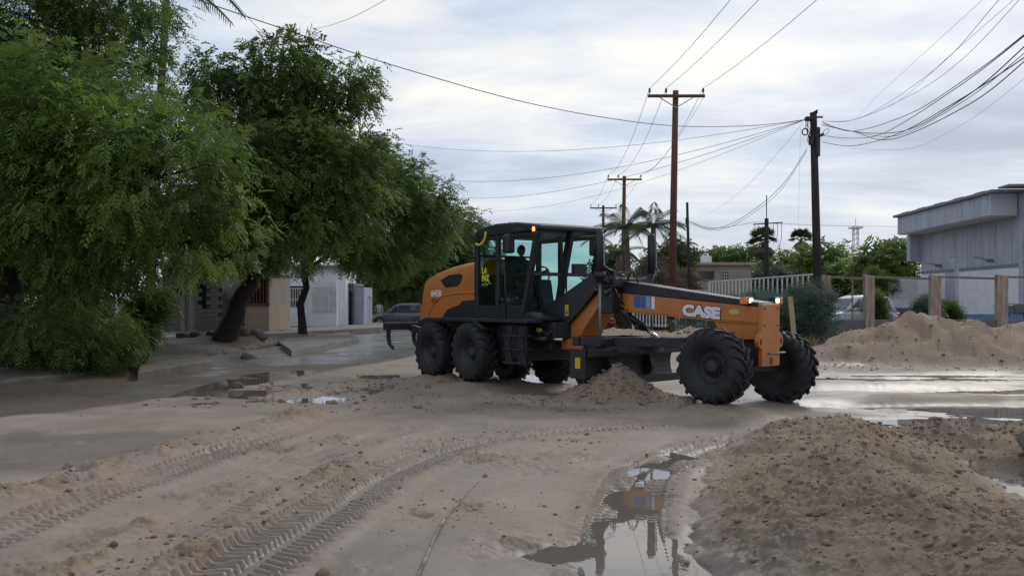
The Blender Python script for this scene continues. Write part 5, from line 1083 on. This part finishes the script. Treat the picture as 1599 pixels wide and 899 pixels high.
    for i, (a, m_, z, r, nm) in enumerate(specs):
        st = RP + Vector((0, 0, -.05 * i if i < 4 else .02)); A, B, D = at(*a), at(*m_), at(*z)
        cable(crom([st, at(1330, 205 if i < 4 else 188, 32), A, B, D, D + (D - B) * .8]), r, f'{nm} cable swooping from the dark pole to the upper right corner, number {i+1} from below' if False else f'{nm} cable swooping from the dark pole towards the upper right corner', 'wire' if i < 4 else 'wiregrey', group='cables from the dark pole to the right')
    cable(crom([at(1284, 222, Y - .1), at(1330, 228, 34), at(1400, 210, 28), at(1500, 155, 20), at(1640, 62, 14), at(1760, -30, 11)]), .015, 'lowest dark cable sagging to the right from the pole')
    cable(crom([at(1284, 212, Y - .1), at(1330, 216, 34), at(1380, 208, 29), at(1490, 140, 20), at(1620, 40, 14), at(1740, -60, 11)]), .013, 'second lowest dark cable sagging to the right from the pole')
    cable(crom([at(1330, 232, 36), at(1420, 232, 32), at(1510, 190, 26), at(1620, 108, 20), at(1700, 60, 18)]), .005, 'single hair-thin cable under the bundle at right', 'wiregrey')
    # drop cables to the far pole
    b4 = Vector((at(1197, 500, 72).x, 72, 0)); T4 = at(1197, 341, 72); e4 = empty('utility_pole', b4, 0, 'slim far pole with cable arms in front of the dead palm', 'utility pole')
    MB().tube([(0, 0, -.3), (0, 0, T4.z)], [.2, .15], 10).build('pole_shaft', M['darkpole'], e4); MB().tube([(0, 0, T4.z), (0, 0, T4.z + 1.75)], .035, 6).build('mast', M['darkpole'], e4)
    MB().beam((-1.0, 0, T4.z - .45), (1.2, 0, T4.z - .3), .07, .08).build('crossarm', M['darkpole'], e4); MB().beam((-.3, 0, T4.z - 1.7), (.6, 0, T4.z - 1.7), .06, .07).build('crossarm', M['tin'], e4)
    for k, (x0, x1, z0, z1) in enumerate(((-.9, -.6, -.45, -1.7), (.8, .5, -.3, -1.9), (1.1, .75, -.35, -2.4), (-.6, -.25, -.5, -1.2), (.5, .3, -.4, -1.5))):
        MB().tube(crom([(x0, 0, T4.z + z0), (x0 * .95 + .05, 0, T4.z + (z0 + z1) / 2 - .2), (x1, 0, T4.z + z1)], 6), .02, 5).build('drop_wire', M['wire'], e4)
    e5 = gnd(1079, 517); T5 = at(1073, 316, e5.y); ep = empty('utility_pole', e5, 0, 'thin dark leaning pole between the tall reddish pole and the beige house', 'utility pole')
    MB().tube([(0, 0, -.3), Vector(((T5.x - e5.x), 0, T5.z))], [.11, .075], 9).build('pole_shaft', M['darkpole'], ep)
    MB().box((T5.x - e5.x - .1, -.12, T5.z - 1.3), (T5.x - e5.x + .02, .05, T5.z - .9)).build('meter_box', M['wire'], ep, .01)
    S = at(1260, 232, Y - .1)
    A4 = T4 + Vector((-.1, 0, -.35)); P5 = at(1075, 345, e5.y)
    cable(crom([S, at(1225, 285, 42), at(1185, 322, 46), at(1140, 350, 48), at(1105, 357, 48.5), P5]), .016, 'drop cable dipping from the dark pole to the thin leaning pole')
    cable(crom([S + Vector((0, 0, -.1)), at(1220, 296, 42), at(1180, 330, 46), at(1140, 354, 48), at(1108, 359, 48.5), P5 + Vector((0, 0, -.1))]), .012, 'second drop cable just under the dipping one')
    cable(crom([P5, at(1110, 356, 52), at(1150, 352, 60), at(1180, 347, 68), A4]), .018, 'cable from the thin leaning pole to the slim far pole')
    cable(crom([A4, at(1290, 352, 74), at(1400, 354, 80), at(1500, 358, 88)]), .02, 'pale cable going right from the slim far pole to the grey hall', 'wiregrey')
    cable((at(1255, 190, Y), at(1100, 335, 70)), .008, 'thin slanting wire from the dark pole down to the left', 'wiregrey', .6)
    cable((at(1250, 200, Y - .1), at(1246, 372, 60)), .006, 'thin wire hanging straight down left of the dark pole', 'wiregrey', 0)
    cable((at(1100, 150, 40), at(1005, 272, 70)), .01, 'wire slanting behind the tall reddish pole', 'wiregrey', .5)
    cable((at(360, -5, 24), at(425, 62, 38)), .012, 'short wire slanting into the street tree at top', 'wiregrey', .1)
    cable((at(610, -5, 24), at(490, 45, 38)), .010, 'wire slanting into the tree top from the right', 'wiregrey', .15)
build_poles()

# ------------------------------------------------------------------ buildings
def wbox(a, b, name, m, par, bev=0): return MB().box(a, b).build(name, M[m] if isinstance(m, str) else m, par, bev)
def build_left_houses():
    # grey block house: real blocks
    Y = 47; o = at(252, 520, Y); o.z = .2; s = Y / F
    h = empty('block_house', o, 0, 'unpainted grey block house behind the leaning tree', 'house')
    W = 95 * s; wbox((0, .10, -.2), (W, 5, 3.3), 'wall_core', 'mortar', h); wbox((-.2, -.3, 3.3), (W + .2, 5.2, 3.5), 'roof', 'concrete', h, .02)
    bm_ = MB().box((0, 0, 0), (.385, .13, .185)); first = None; nx = int(W / .4)
    for r in range(16):
        for k in range(nx + 1):
            x = k * .4 - (.2 if r % 2 else 0)
            if x < -.01 or x + .385 > W + .01: continue
            if 4 * .4 < x < 5.2 * .4 and 5 < r < 12: continue
            if first is None: b_ = bm_.build('block', M['block'], h, .008); first = b_
            else: b_ = link('block', first.data, None, h); 
            b_.location = (x, rnd.uniform(-.006, .006), r * .2)
    wbox((4 * .4, .06, 1.2), (5.4 * .4, .11, 2.4), 'window', 'window', h)
    for x in (.42 * W, .56 * W): wbox((x, -.9, -.2), (x + .2, -.7, 2.9), 'porch_post', 'concrete', h, .01)
    wbox((.38 * W, -1.0, 2.9), (.66 * W, -.02, 3.05), 'porch_slab', 'concrete', h, .01)
    # white gate post seen through the leaves
    g = at(251, 524, 33); g.z = gz(g.x, g.y); p = empty('gate_post', g, 0, 'thin white ornamental gate post left of the block house', 'post')
    wbox((-.04, -.04, -.1), (.04, .04, 2.3), 'post_shaft', 'whitemetal', p); 
    for z in (.5, 1.0, 1.5, 2.0): MB().lathe([(.03, z - .06), (.11, z), (.03, z + .06)], 10, 0, 'z').build('ornament', M['whitemetal'], p)
    # beige house front with red-trimmed window
    Y = 47.5; o = at(372, 520, Y); o.z = .2; s = Y / F; W = 48 * s; h = empty('beige_house', o, 0, 'beige house front with dull red window bars beside the trunk', 'house')
    wbox((0.3, 0, -.2), (W, 4.5, 1.35), 'wall', 'beige', h); wbox((0.3, .1, 1.35), (W, 4.5, 2.9), 'upper_wall', 'beige2', h); wbox((.2, -.3, 2.9), (W + .1, 4.6, 3.1), 'roof', 'concrete', h, .02)
    wbox((.25, -.08, 1.35), (W + .04, .1, 1.45), 'sill', 'redtrim', h, .01); win = wbox((.4, .05, 1.45), (W - .08, .11, 2.7), 'window', 'window', h)
    for k in range(7): wbox((.42 + k * (W - .55) / 6, -.03, 1.45), (.46 + k * (W - .55) / 6, .03, 2.7), 'window_bar', 'redtrim', win)
    wbox((0, -.1, -.2), (.22, .3, 2.9), 'corner_post', 'concrete', h); wbox((-.5, .3, -.2), (.0, .4, 2.4), 'side_gate', 'lightgrey', h)
    # white house with barred fence
    Y = 57; o = at(420, 511, Y); o.z = .2; s = Y / F; W = 106 * s; h = empty('white_house', o, 0, 'white house with white barred front fence behind the straight trunk', 'house')
    wbox((0, 3, -.2), (W, 7, 3.6), 'wall', 'whitewall', h); wbox((-.1, 2.6, 3.6), (W + .1, 7.1, 3.8), 'roof', 'concrete', h, .02)
    wbox((.5, 2.95, 1.2), (1.5, 3.02, 2.5), 'window', 'window', h); wbox((1.7, 2.95, 0), (2.6, 3.02, 2.4), 'door', 'darkvoid', h)
    xf = 60 * s
    wbox((0, 0, -.2), (xf, .18, .75), 'fence_base', 'whitewall', h)
    for k in range(17):
        x = .05 + k * (xf - .1) / 16; MB().box((x - .018, .06, .75), (x + .018, .1, 2.35)).build('fence_bar', M['whitemetal'], h)
        if k % 2 == 0: MB().lathe([(.015, 1.5), (.06, 1.56), (.015, 1.62)], 8, 0, 'z', (x, .08, 0)).build('bar_knob', M['whitemetal'], h)
    for z in (.8, 1.65, 2.3): wbox((0, .05, z), (xf, .11, z + .05), 'fence_rail', 'whitemetal', h)
    wbox((xf, -.05, -.2), (W, .2, 2.75), 'gate_wall', 'whitewall', h)
    for k in range(3):
        a = xf + .3 + k * .5
        pn = wbox((a, -.075, .9), (a + .42, -.052, 2.4), 'shutter_panel', 'whitemetal', h, .005)
        for j in range(7): wbox((a + .03, -.09, .98 + j * .2), (a + .39, -.0755, 1.1 + j * .2), 'slat', 'whitemetal', pn)
    # grey metal-door shed
    Y = 61; o = at(527, 507, Y); o.z = .2; s = Y / F; W = 40 * s; h = empty('grey_shed', o, 0, 'grey shed with dark metal doors right of the white house', 'shed')
    wbox((0, .05, -.2), (W * .62, 4, 2.55), 'wall', 'greydoor', h); wbox((W * .62, .4, -.2), (W, 4, 2.45), 'side_wall', 'lightgrey', h); wbox((-.05, -.1, 2.55), (W * .65, 4.1, 2.7), 'roof', 'concrete', h)
    wbox((.18, .02, .8), (W * .30, .06, 2.2), 'window', 'darkvoid', h); wbox((W * .36, .02, -.1), (W * .58, .06, 2.2), 'door', 'darkvoid', h)
    # thin white garden post beside the car
    g = at(578, 505, 63); g.z = .1; p = empty('garden_lamp', g, 0, 'thin white garden lamp post at the nose of the grey car', 'lamp post'); wbox((-.04, -.04, -.2), (.04, .04, 1.8), 'post_shaft', 'whitemetal', p); MB().lathe([(.03, 1.8), (.12, 1.88), (.12, 2.0), (.02, 2.06)], 10, 0, 'z').build('lamp_globe', M['whitemetal'], p)
    # maroon wall at the far left
    g = at(-60, 540, 27); g.z = .3; w = empty('maroon_wall', g, 0, 'maroon garden wall glimpsed at the far left edge', 'wall'); wbox((0, 0, -.4), (1.35, .25, 2.2), 'wall_panel', 'maroon', w); wbox((1.35, -.02, -.4), (1.5, .27, 2.3), 'wall_post', 'redtrim', w)
    # dark back wall so the street's end is closed by a compound wall
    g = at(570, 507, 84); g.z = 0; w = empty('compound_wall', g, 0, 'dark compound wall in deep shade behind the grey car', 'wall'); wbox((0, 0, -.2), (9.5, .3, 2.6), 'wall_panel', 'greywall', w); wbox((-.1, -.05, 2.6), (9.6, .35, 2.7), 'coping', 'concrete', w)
build_left_houses()

def build_right_side():
    # beige flat-roofed house with roof tank
    Y = 82; s = Y / F; o = at(1070, 505, Y); o.z = 0; W = 103 * s; zr = at(0, 414, Y).z; h = empty('flat_roof_house', o, 0, 'beige flat-roofed house with white roof tank', 'house')
    wbox((0, 0, -.2), (W, 7, zr), 'wall', 'beige2', h); wbox((-.3, -.45, zr), (W + .35, 7.3, zr + .22), 'roof_slab', 'beige', h, .02)
    zz = lambda y: at(0, y, Y).z
    w = wbox((20 * s, -.02, zz(436)), (45 * s, .05, zz(423)), 'window', 'window', h); wbox((19.4 * s, -.05, zz(437)), (45.6 * s, .0, zz(436)), 'sill', 'concrete', w)
    d_ = wbox((56 * s, -.02, zz(438)), (69 * s, .05, zz(423)), 'barred_window', 'window', h)
    for k in range(4): wbox(((57 + 3.6 * k) * s, -.06, zz(438)), ((57.6 + 3.6 * k) * s, -.02, zz(423)), 'bar', 'whitemetal', d_)
    for k in range(4): wbox((56 * s, -.07, zz(437 - 4.4 * k)), (69 * s, -.06, zz(436.3 - 4.4 * k)), 'bar', 'whitemetal', d_)
    t = wbox((32 * s, 1.5, zr + .22), (47 * s, 2.4, zr + .85), 'roof_tank', 'whitewall', h, .03); MB().lathe([(.28, zr + .85), (.28, zr + 1.02), (.1, zr + 1.1), (.001, zr + 1.1)], 14, 0, 'z', (39 * s, 1.9, 0)).build('tank_lid', M['whitewall'], t)
    # white picket fence climbing to the corner
    def fence(A, B, z0, z1, sp, w, label, post_every=0):
        f = empty('picket_fence', A, math.atan2(B.y - A.y, B.x - A.x), label, 'fence'); L = (Vector((B.x, B.y)) - Vector((A.x, A.y))).length; n = int(L / sp); first = None
        for k in range(n + 1):
            if first is None: q = MB().box((-w / 2, -.02, z0), (w / 2, .02, z1)).build('picket', M['whitemetal'], f); first = q
            else: q = link('picket', first.data, None, f)
            q.location = (k * sp, 0, 0)
        for z in (z0 + .08, z1 - .05): wbox((0, -.045, z), (L, -.02, z + .07), 'rail', 'whitemetal', f)
        wbox((-.1, -.06, -.2), (.0, .06, z1 + .02), 'end_post', 'whitemetal', f)
    A = at(1108, 500, 54); A.z = 0; B = at(1272, 500, 38.5); B.z = 0
    fence(A, B, 1.2, 2.86, .62, .10, 'white wide-spaced railing above the bushes left of the dark pole'); lw = empty('low_wall', A, math.atan2(B.y - A.y, B.x - A.x), 'low grey wall under the white railing', 'wall'); wbox((0, -.12, -.2), ((B - A).length, .12, 1.15), 'wall_panel', 'greywall', lw)
    A = at(990, 515, 57); A.z = 0; B = at(1135, 515, 52); B.z = 0; fence(A, B, .25, 1.3, .24, .08, 'low white picket fence seen beneath the grader boom')
    A = at(1082, 500, 64); A.z = 0; B = at(1110, 500, 62); B.z = 0; fence(A, B, 1.6, 2.5, .2, .05, 'short white balcony railing right of the thin dark pole')
    # property fence with concrete posts
    Y = 39; s = Y / F; f = empty('post_fence', at(1278, 500, Y, 0), 0, 'long low grey wall with rust-stained posts and top rail', 'fence'); f.location.z = 0; X0 = f.location.x
    zc, zp = at(0, 499, Y).z, at(0, 430, Y).z; xe = at(1760, 0, Y).x - X0
    wbox((0, -.1, -.2), (xe, .1, zc), 'base_wall', 'greywall', f, .01)
    for px, w in ((1290, 12), (1357, 15), (1460, 16), (1564, 17), (1668, 16)):
        x = at(px, 0, Y).x - X0; wbox((x - w * s / 2, -.14, .1), (x - w * s / 6, .14, zp + .03), 'post', 'rustpost', f, .01); wbox((x - w * s / 6 + .01, -.11, .1), (x + w * s / 2, .11, zp), 'post', 'rustpost', f, .01)
    for a, b in ((1297, 1349), (1366, 1451), (1469, 1555), (1573, 1660)):
        xa, xb = at(a, 0, Y).x - X0, at(b, 0, Y).x - X0; MB().beam((xa, 0, zp - .06), (xb, 0, zp - .13), .07, .09).build('top_rail', M['rust'], f)
    for px in (1330,): wbox((at(px, 0, Y).x - X0, -.02, zc), (at(px, 0, Y).x - X0 + .05, .02, zp - .05), 'thin_post', 'rust', f)
    # timber stake
    g = gnd(1243, 549); st = MB().beam((0, 0, -.2), (at(1234, 463, g.y).x - g.x, 0, at(1234, 463, g.y).z), .17, .05, 0, (0, 1, 0)).build('timber_stake', M['wood'], None, .006); st.location = g; tag(st, 'pale timber stake leaning behind the far front wheel', 'stake')
    # grey metal-clad hall
    e = empty('metal_hall', (27.0, 50, 0), 0, 'large blue-grey metal-clad hall with overhanging parapet at right', 'building')
    FX_, NX = 62.0, 48.3       # far and near end of the long side wall
    def wx(px, Y): return (px - CX) / F * Y
    xa, xb = wx(1438, 70), wx(1592, 54.5)
    A = Vector((xa, 70, 0)); B = Vector((xb, 54.5, 0)); e.location = A; dv = (B - A); L = dv.length; ang = math.atan2(dv.y, dv.x); e.rotation_euler = (0, 0, ang)
    # local x runs from the far corner towards the viewer; -y faces the street
    zt_ = 8.0; z1 = 3.85; z2 = 6.65
    wbox((0, .02, -.2), (L, 9, z1), 'lower_wall', 'whitewall', e)
    wbox((0, .10, z1 + .01), (L, 9, zt_ - .1), 'wall_core', 'siding', e)
    n = 15
    for k in range(n): 
        a, b = k * L / n, (k + 1) * L / n - .012; wbox((a, .0 if k % 2 else .015, z1 + .05), (b, .095, z2), 'cladding_panel', 'siding', e, .008)
    wbox((-.05, -.05, z1 - .12), (L + .02, .02, z1 + .04), 'flashing', 'roofmetal', e)
    n = 12; x0p = -.35; Lp = L - .3 - x0p
    for k in range(n): wbox((x0p + k * Lp / n, -1.55, z2), (x0p + (k + 1) * Lp / n - .012, -1.45, zt_ - .12), 'parapet_panel', 'siding', e, .008)
    wbox((x0p, -1.449, z2 - .05), (L - .3, .09, z2 - .001), 'soffit', 'sidingpale', e)
    wbox((L - .3, -1.55, z2), (L - .18, -.02, zt_ - .12), 'parapet_return', 'sidingpale', e)
    wbox((x0p - .3, -1.8, zt_ - .12), (L + .6, 9, zt_ + .05), 'roof', 'roofmetal', e, .02)
    for k in range(6): wbox((x0p + .6 + k * 3.2, -1.5, zt_ + .05), (x0p + 2.0 + k * 3.2, 6, zt_ + .16), 'roof_rib', 'roofmetal', e)
    wbox((-.65, -.8, 4.7), (-.01, 1.5, z2 - .06), 'end_canopy', 'siding', e, .02)
    wbox((L + .0, -.06, -.2), (L + .55, .6, zt_ - .13), 'corner_pilaster', 'lightgrey', e, .02)
    wbox((L + .56, .3, z1), (L + 6.5, 1.0, zt_ - .13), 'front_upper_wall', 'siding', e); wbox((L + .56, .2, -.2), (L + 6.5, .9, z1 - .01), 'front_lower_wall', 'lightgrey', e)
    wbox((L * .3, -.04, -.2), (L * .42, .015, z1 - .15), 'door_panel', 'siding', e, .01)
    for u in (.25, .78):
        a = L * u; lp = wbox((a - .06, -.4, z1 + .25), (a + .06, .0, z1 + .45), 'wall_lamp', 'roofmetal', e); MB().tube([(a, -.35, z1 + .4), (a - .3, -.75, z1 + .55), (a - .45, -.95, z1 + .58)], [.04, .06, .1], 8).build('lamp_head', M['tin'], lp)
    pp = empty('antenna_post', at(1494, 500, 47), 0, 'grey pipe post with antenna bracket in front of the hall', 'post'); pp.location.z = 0; MB().tube([(0, 0, 0), (0, 0, at(0, 412, 47).z)], .09, 9).build('post_shaft', M['tin'], pp); MB().beam((-.35, 0, at(0, 413, 47).z), (.3, 0, at(0, 413, 47).z), .1, .1).build('bracket', M['tin'], pp); MB().beam((-.35, 0, at(0, 410, 47).z), (-.1, 0, at(0, 405, 47).z), .08, .1).build('antenna', M['tin'], pp)
    # white yard wall and low white building to the left of the hall
    g = at(1390, 500, 66); g.z = 0; w = empty('white_annex', g, 0, 'low white annex wall left of the grey hall', 'building'); wbox((0, 0, -.2), (4.6, .3, at(0, 433, 66).z), 'wall', 'whitewall', w)
    for k in range(5): wbox((.05, -.03, 1.9 + k * .28), (1.9, 0, 2.12 + k * .28), 'wall_board', 'whitemetal', w)
    wbox((.1, -.6, -.2), (1.55, -.02, 1.3), 'shed_box', 'greywall', w, .02)
    g = at(1500, 500, 46); g.z = .2; w = MB().box((0, 0, -.3), (3.0, .12, .95)).build('blue_panel', M['bluetarp'], None, .02); w.location = g; tag(w, 'low pale blue panel behind the fence below the hall', 'panel')
    # far peach house and lattice tower
    g = at(1294, 480, 110); g.z = 0; w = empty('peach_house', g, 0, 'far peach-coloured house left of the lattice tower', 'house'); wbox((0, 0, -.2), (3.0, 6, at(0, 404, 110).z), 'wall', 'peach', w); wbox((-.2, -.2, at(0, 404, 110).z), (3.2, 6.2, at(0, 402, 110).z), 'roof', 'concrete', w); wbox((.8, -.05, at(0, 425, 110).z), (1.7, .02, at(0, 415, 110).z), 'window', 'window', w)
    Y = 190; g = at(1336, 480, Y); g.z = 0; w = empty('lattice_tower', g, 0, 'slim white lattice tower on the skyline', 'tower'); zt2 = at(0, 353, Y).z
    for sx in (-1, 1):
        for sy in (-1, 1): MB().tube([(sx * .75, sy * .75, 0), (sx * .4, sy * .4, zt2)], .09, 6).build('leg', M['whitemetal'], w)
    n = 16; mb = MB()
    for k in range(n):
        za, zb = zt2 * k / n, zt2 * (k + 1) / n; wa, wb = .75 - .35 * k / n, .75 - .35 * (k + 1) / n
        for sx in (-1, 1): mb.tube([(-wa, sx * wa, za), (wb, sx * wb, zb)], .05, 5); mb.tube([(sx * wa, -wa, za), (sx * wb, wb, zb)], .05, 5)
    mb.build('bracing', M['whitemetal'], w); MB().box((-1.1, -1.1, zt2 - .5), (1.1, 1.1, zt2 - .2)).build('platform', M['whitemetal'], w); MB().tube([(0, 0, zt2), (0, 0, zt2 + 1.6)], .06, 6).build('mast', M['whitemetal'], w)
build_right_side()

# ------------------------------------------------------------------ vehicles
def car(loc, rz, paint, label, L=4.5, Wd=1.8, H=1.62, cat='car', plate=True, van=False):
    e = empty('parked_car', loc, rz, label, cat); hl = L / 2; hw = Wd / 2
    def loft(st, name, m, par=e):
        mb = MB(); vs = []
        for x, secs in st: vs += [(x, y, z) for y, z in secs]
        n = len(st[0][1]); fs = [(i*n+k, i*n+(k+1) % n, (i+1)*n+(k+1) % n, (i+1)*n+k) for i in range(len(st)-1) for k in range(n)] + [tuple(range(n))[::-1], tuple((len(st)-1)*n+k for k in range(n))]
        mb.add(vs, fs, 0, True); o = mb.build(name, M[m] if isinstance(m, str) else m, par)
        bm = bmesh.new(); bm.from_mesh(o.data); bmesh.ops.recalc_face_normals(bm, faces=bm.faces[:]); bm.to_mesh(o.data); bm.free(); return o
    def sec(w, zb, zt, r=.08): return [(-w * .9, zb), (-w, zb + .18), (-w, zt - r * 1.6), (-w * .93, zt - r * .3), (-w * .75, zt), (w * .75, zt), (w * .93, zt - r * .3), (w, zt - r * 1.6), (w, zb + .18), (w * .9, zb)]
    k = H / 1.62; bz = .98 * k
    body = loft([(-hl, sec(hw * .82, .42, bz * .88)), (-hl + .12, sec(hw * .93, .30, bz * .97)), (-hl + .6, sec(hw, .24, bz)), (0, sec(hw, .22, bz)), (hl - 1.35, sec(hw, .24, bz * .99)), (hl - .7, sec(hw * .98, .25, bz * .90)), (hl - .2, sec(hw * .88, .28, bz * .80)), (hl, sec(hw * .74, .36, bz * .66))], 'body', paint)
    gs = lambda w, zt, zb=bz - .03: [(-w - .06, zb), (-w, zb + (zt - zb) * .5), (-w + .08, zt - .05), (-w + .17, zt), (w - .17, zt), (w - .08, zt - .05), (w, zb + (zt - zb) * .5), (w + .06, zb)]
    xr, xf = -hl + (.10 if van else .25), hl - 1.25
    roof = loft([(xr, gs(hw - .14, bz + .05)), (xr + .35, gs(hw - .14, H * .96)), (xr + .9, gs(hw - .13, H)), (xf - 1.2, gs(hw - .13, H * .995)), (xf - .75, gs(hw - .14, H * .94)), (xf, gs(hw - .12, bz + .03))], 'cabin', paint)
    def strip(pts, name, m='carglass', t=.012):
        for s in (-1, 1):
            q = [(x, s * y, z) for x, y, z in pts]; q2 = [(x, s * (y + t), z) for x, y, z in pts]; n = len(q)
            MB().add(q + q2, [tuple(range(n)), tuple(range(2*n-1, n-1, -1))] + [(i, i+n, (i+1) % n + n, (i+1) % n) for i in range(n)]).build(name, M[m], e)
    zl, zh = bz + .04, H - .14; ya, yb = hw - .105, hw - .15
    strip([(xr + .30, ya, zl), (xr + .95, ya, zl), (xr + .95, yb, zh), (xr + .55, yb, zh - .02)], 'rear_side_window'); strip([(xr + 1.02, ya, zl), (xf - .98, ya, zl), (xf - .98, yb, zh - .01), (xr + 1.02, yb, zh)], 'door_window'); strip([(xf - .90, ya, zl), (xf - .25, ya, zl), (xf - .82, yb, zh - .04), (xf - .90, yb, zh - .02)], 'front_side_window')
    for nm, x0, x1, zt_ in (('windscreen', xf - .05, xf - .70, H * .915), ('rear_window', xr + .04, xr + .34, H * .93)):
        sg = 1 if nm == 'windscreen' else -1; q = [(x0 + sg * .02, -hw + .25, bz + .08), (x0 + sg * .02, hw - .25, bz + .08), (x1 + sg * .03, hw - .30, zt_), (x1 + sg * .03, -hw + .30, zt_)]; q2 = [(x - sg * .06, y, z - .02) for x, y, z in q]
        MB().add(q + q2, [(0,1,2,3),(7,6,5,4),(0,4,5,1),(1,5,6,2),(2,6,7,3),(3,7,4,0)]).build(nm, M['carglass'], e)
    for x in (-hl + .85, hl - .88):
        for s in (-1, 1):
            w = MB().lathe([(.23, -.09), (.30, -.105), (.335, -.08), (.34, 0), (.335, .08), (.30, .105), (.23, .09)], 24).build('wheel', M['rubber'], e); w.location = (x, s * (hw - .10), .33)
            mb = MB().lathe([(.235, .085 * s), (.21, .06 * s), (.20, -.05 * s), (.001, -.05 * s)], 20)
            mb.build('rim_barrel', M['rim'], w)
            mb = MB()
            for a in range(5): t = a * 1.2566; mb.beam((0, .08 * s, 0), (.22 * math.cos(t), .085 * s, .22 * math.sin(t)), .075, .03, 0, (0, 1, 0))
            mb.build('rim', M['alloy'], w)
            MB().lathe([(.40, hw * s * 1.004 - s * (hw - .10)), (.345, hw * s * 1.004 - s * (hw - .10))], 24).build('wheel_arch', M['darkvoid'], w)
    for s in (-1, 1):
        wbox((hl - .35, s * (hw * .60), bz * .60), (hl - .08, s * (hw * .86), bz * .74), 'headlight', 'headlamp', e, .03); wbox((-hl - .01, s * (hw * .62), bz * .72), (-hl + .16, s * (hw * .93), bz * .92), 'tail_light', 'tail', e, .02)
        m_ = wbox((xf - .55, s * (hw + .02), bz + .02), (xf - .38, s * (hw + .2), bz + .17), 'wing_mirror', paint, e, .03)
    wbox((hl - .1, -.5, .34), (hl - .02, .5, .52), 'grille', 'darkvoid', e, .01); wbox((-hl - .02, -.26, bz * .62), (-hl + .02, .26, bz * .76), 'number_plate', 'white', e); wbox((-hl - .03, -hw * .8, .36), (-hl + .15, hw * .8, .52), 'rear_bumper', 'darkvoid', e, .02)
    return e
def build_cars():
    c_ = gnd(628, 508.5); car((c_.x, c_.y, -.06), math.pi - .12, 'cargrey', 'grey SUV parked under the trees behind the ripper', 4.6, 1.85, 1.68)
    g = at(655, 505, 80); car((g.x + .4, 80, -.06), math.pi, 'carwhite', 'white car half hidden beyond the grey SUV', 4.5, 1.8, 1.75)
    g = gnd(928, 525); car((g.x, g.y + 2, 0), math.pi / 2 + .12, 'cardark', 'black car with red tail lamp seen under the gooseneck', 4.3, 1.75, 1.5)
    g = at(1328, 500, 46); car((g.x, 46, .15), math.pi + .35, 'carwhite', 'white van with roof rack behind the fence near the dark pole', 4.4, 1.8, 1.9, 'van', van=True)
    g = at(1570, 500, 47); car((g.x, 47, .15), math.pi + .1, 'cardark', 'dark car with sloping windscreen behind the fence below the hall', 4.5, 1.8, 1.5)
    # person in white beyond the SUV's bonnet
    Y = 72.5; x = at(592, 0, Y).x
    J = [(0, 0, .95), (0, 0, 1.2), (0.02, 0, 1.42), (0.02, 0, 1.53), (-.2, 0, 1.40), (-.27, -.03, 1.12), (-.2, -.15, .92), (.22, 0, 1.40), (.28, -.02, 1.12), (.26, -.08, .86), (-.1, 0, .9), (-.11, 0, .48), (-.11, .02, .06), (.1, 0, .9), (.11, 0, .48), (.11, .02, .06)]
    Ed = [(0,1),(1,2),(2,3),(2,4),(4,5),(5,6),(2,7),(7,8),(8,9),(0,10),(10,11),(11,12),(0,13),(13,14),(14,15)]
    o = person('person', J, Ed, [.14,.14,.14,.055,.07,.05,.04,.07,.05,.04,.09,.065,.05,.09,.065,.05], M['wshirt'], 0, 'person in a white shirt standing behind the bonnet of the grey SUV', (x, Y, 0)); head_parts(o, (.02, 0, 1.66), (0, -1, 0), M['darkvoid'])
build_cars()
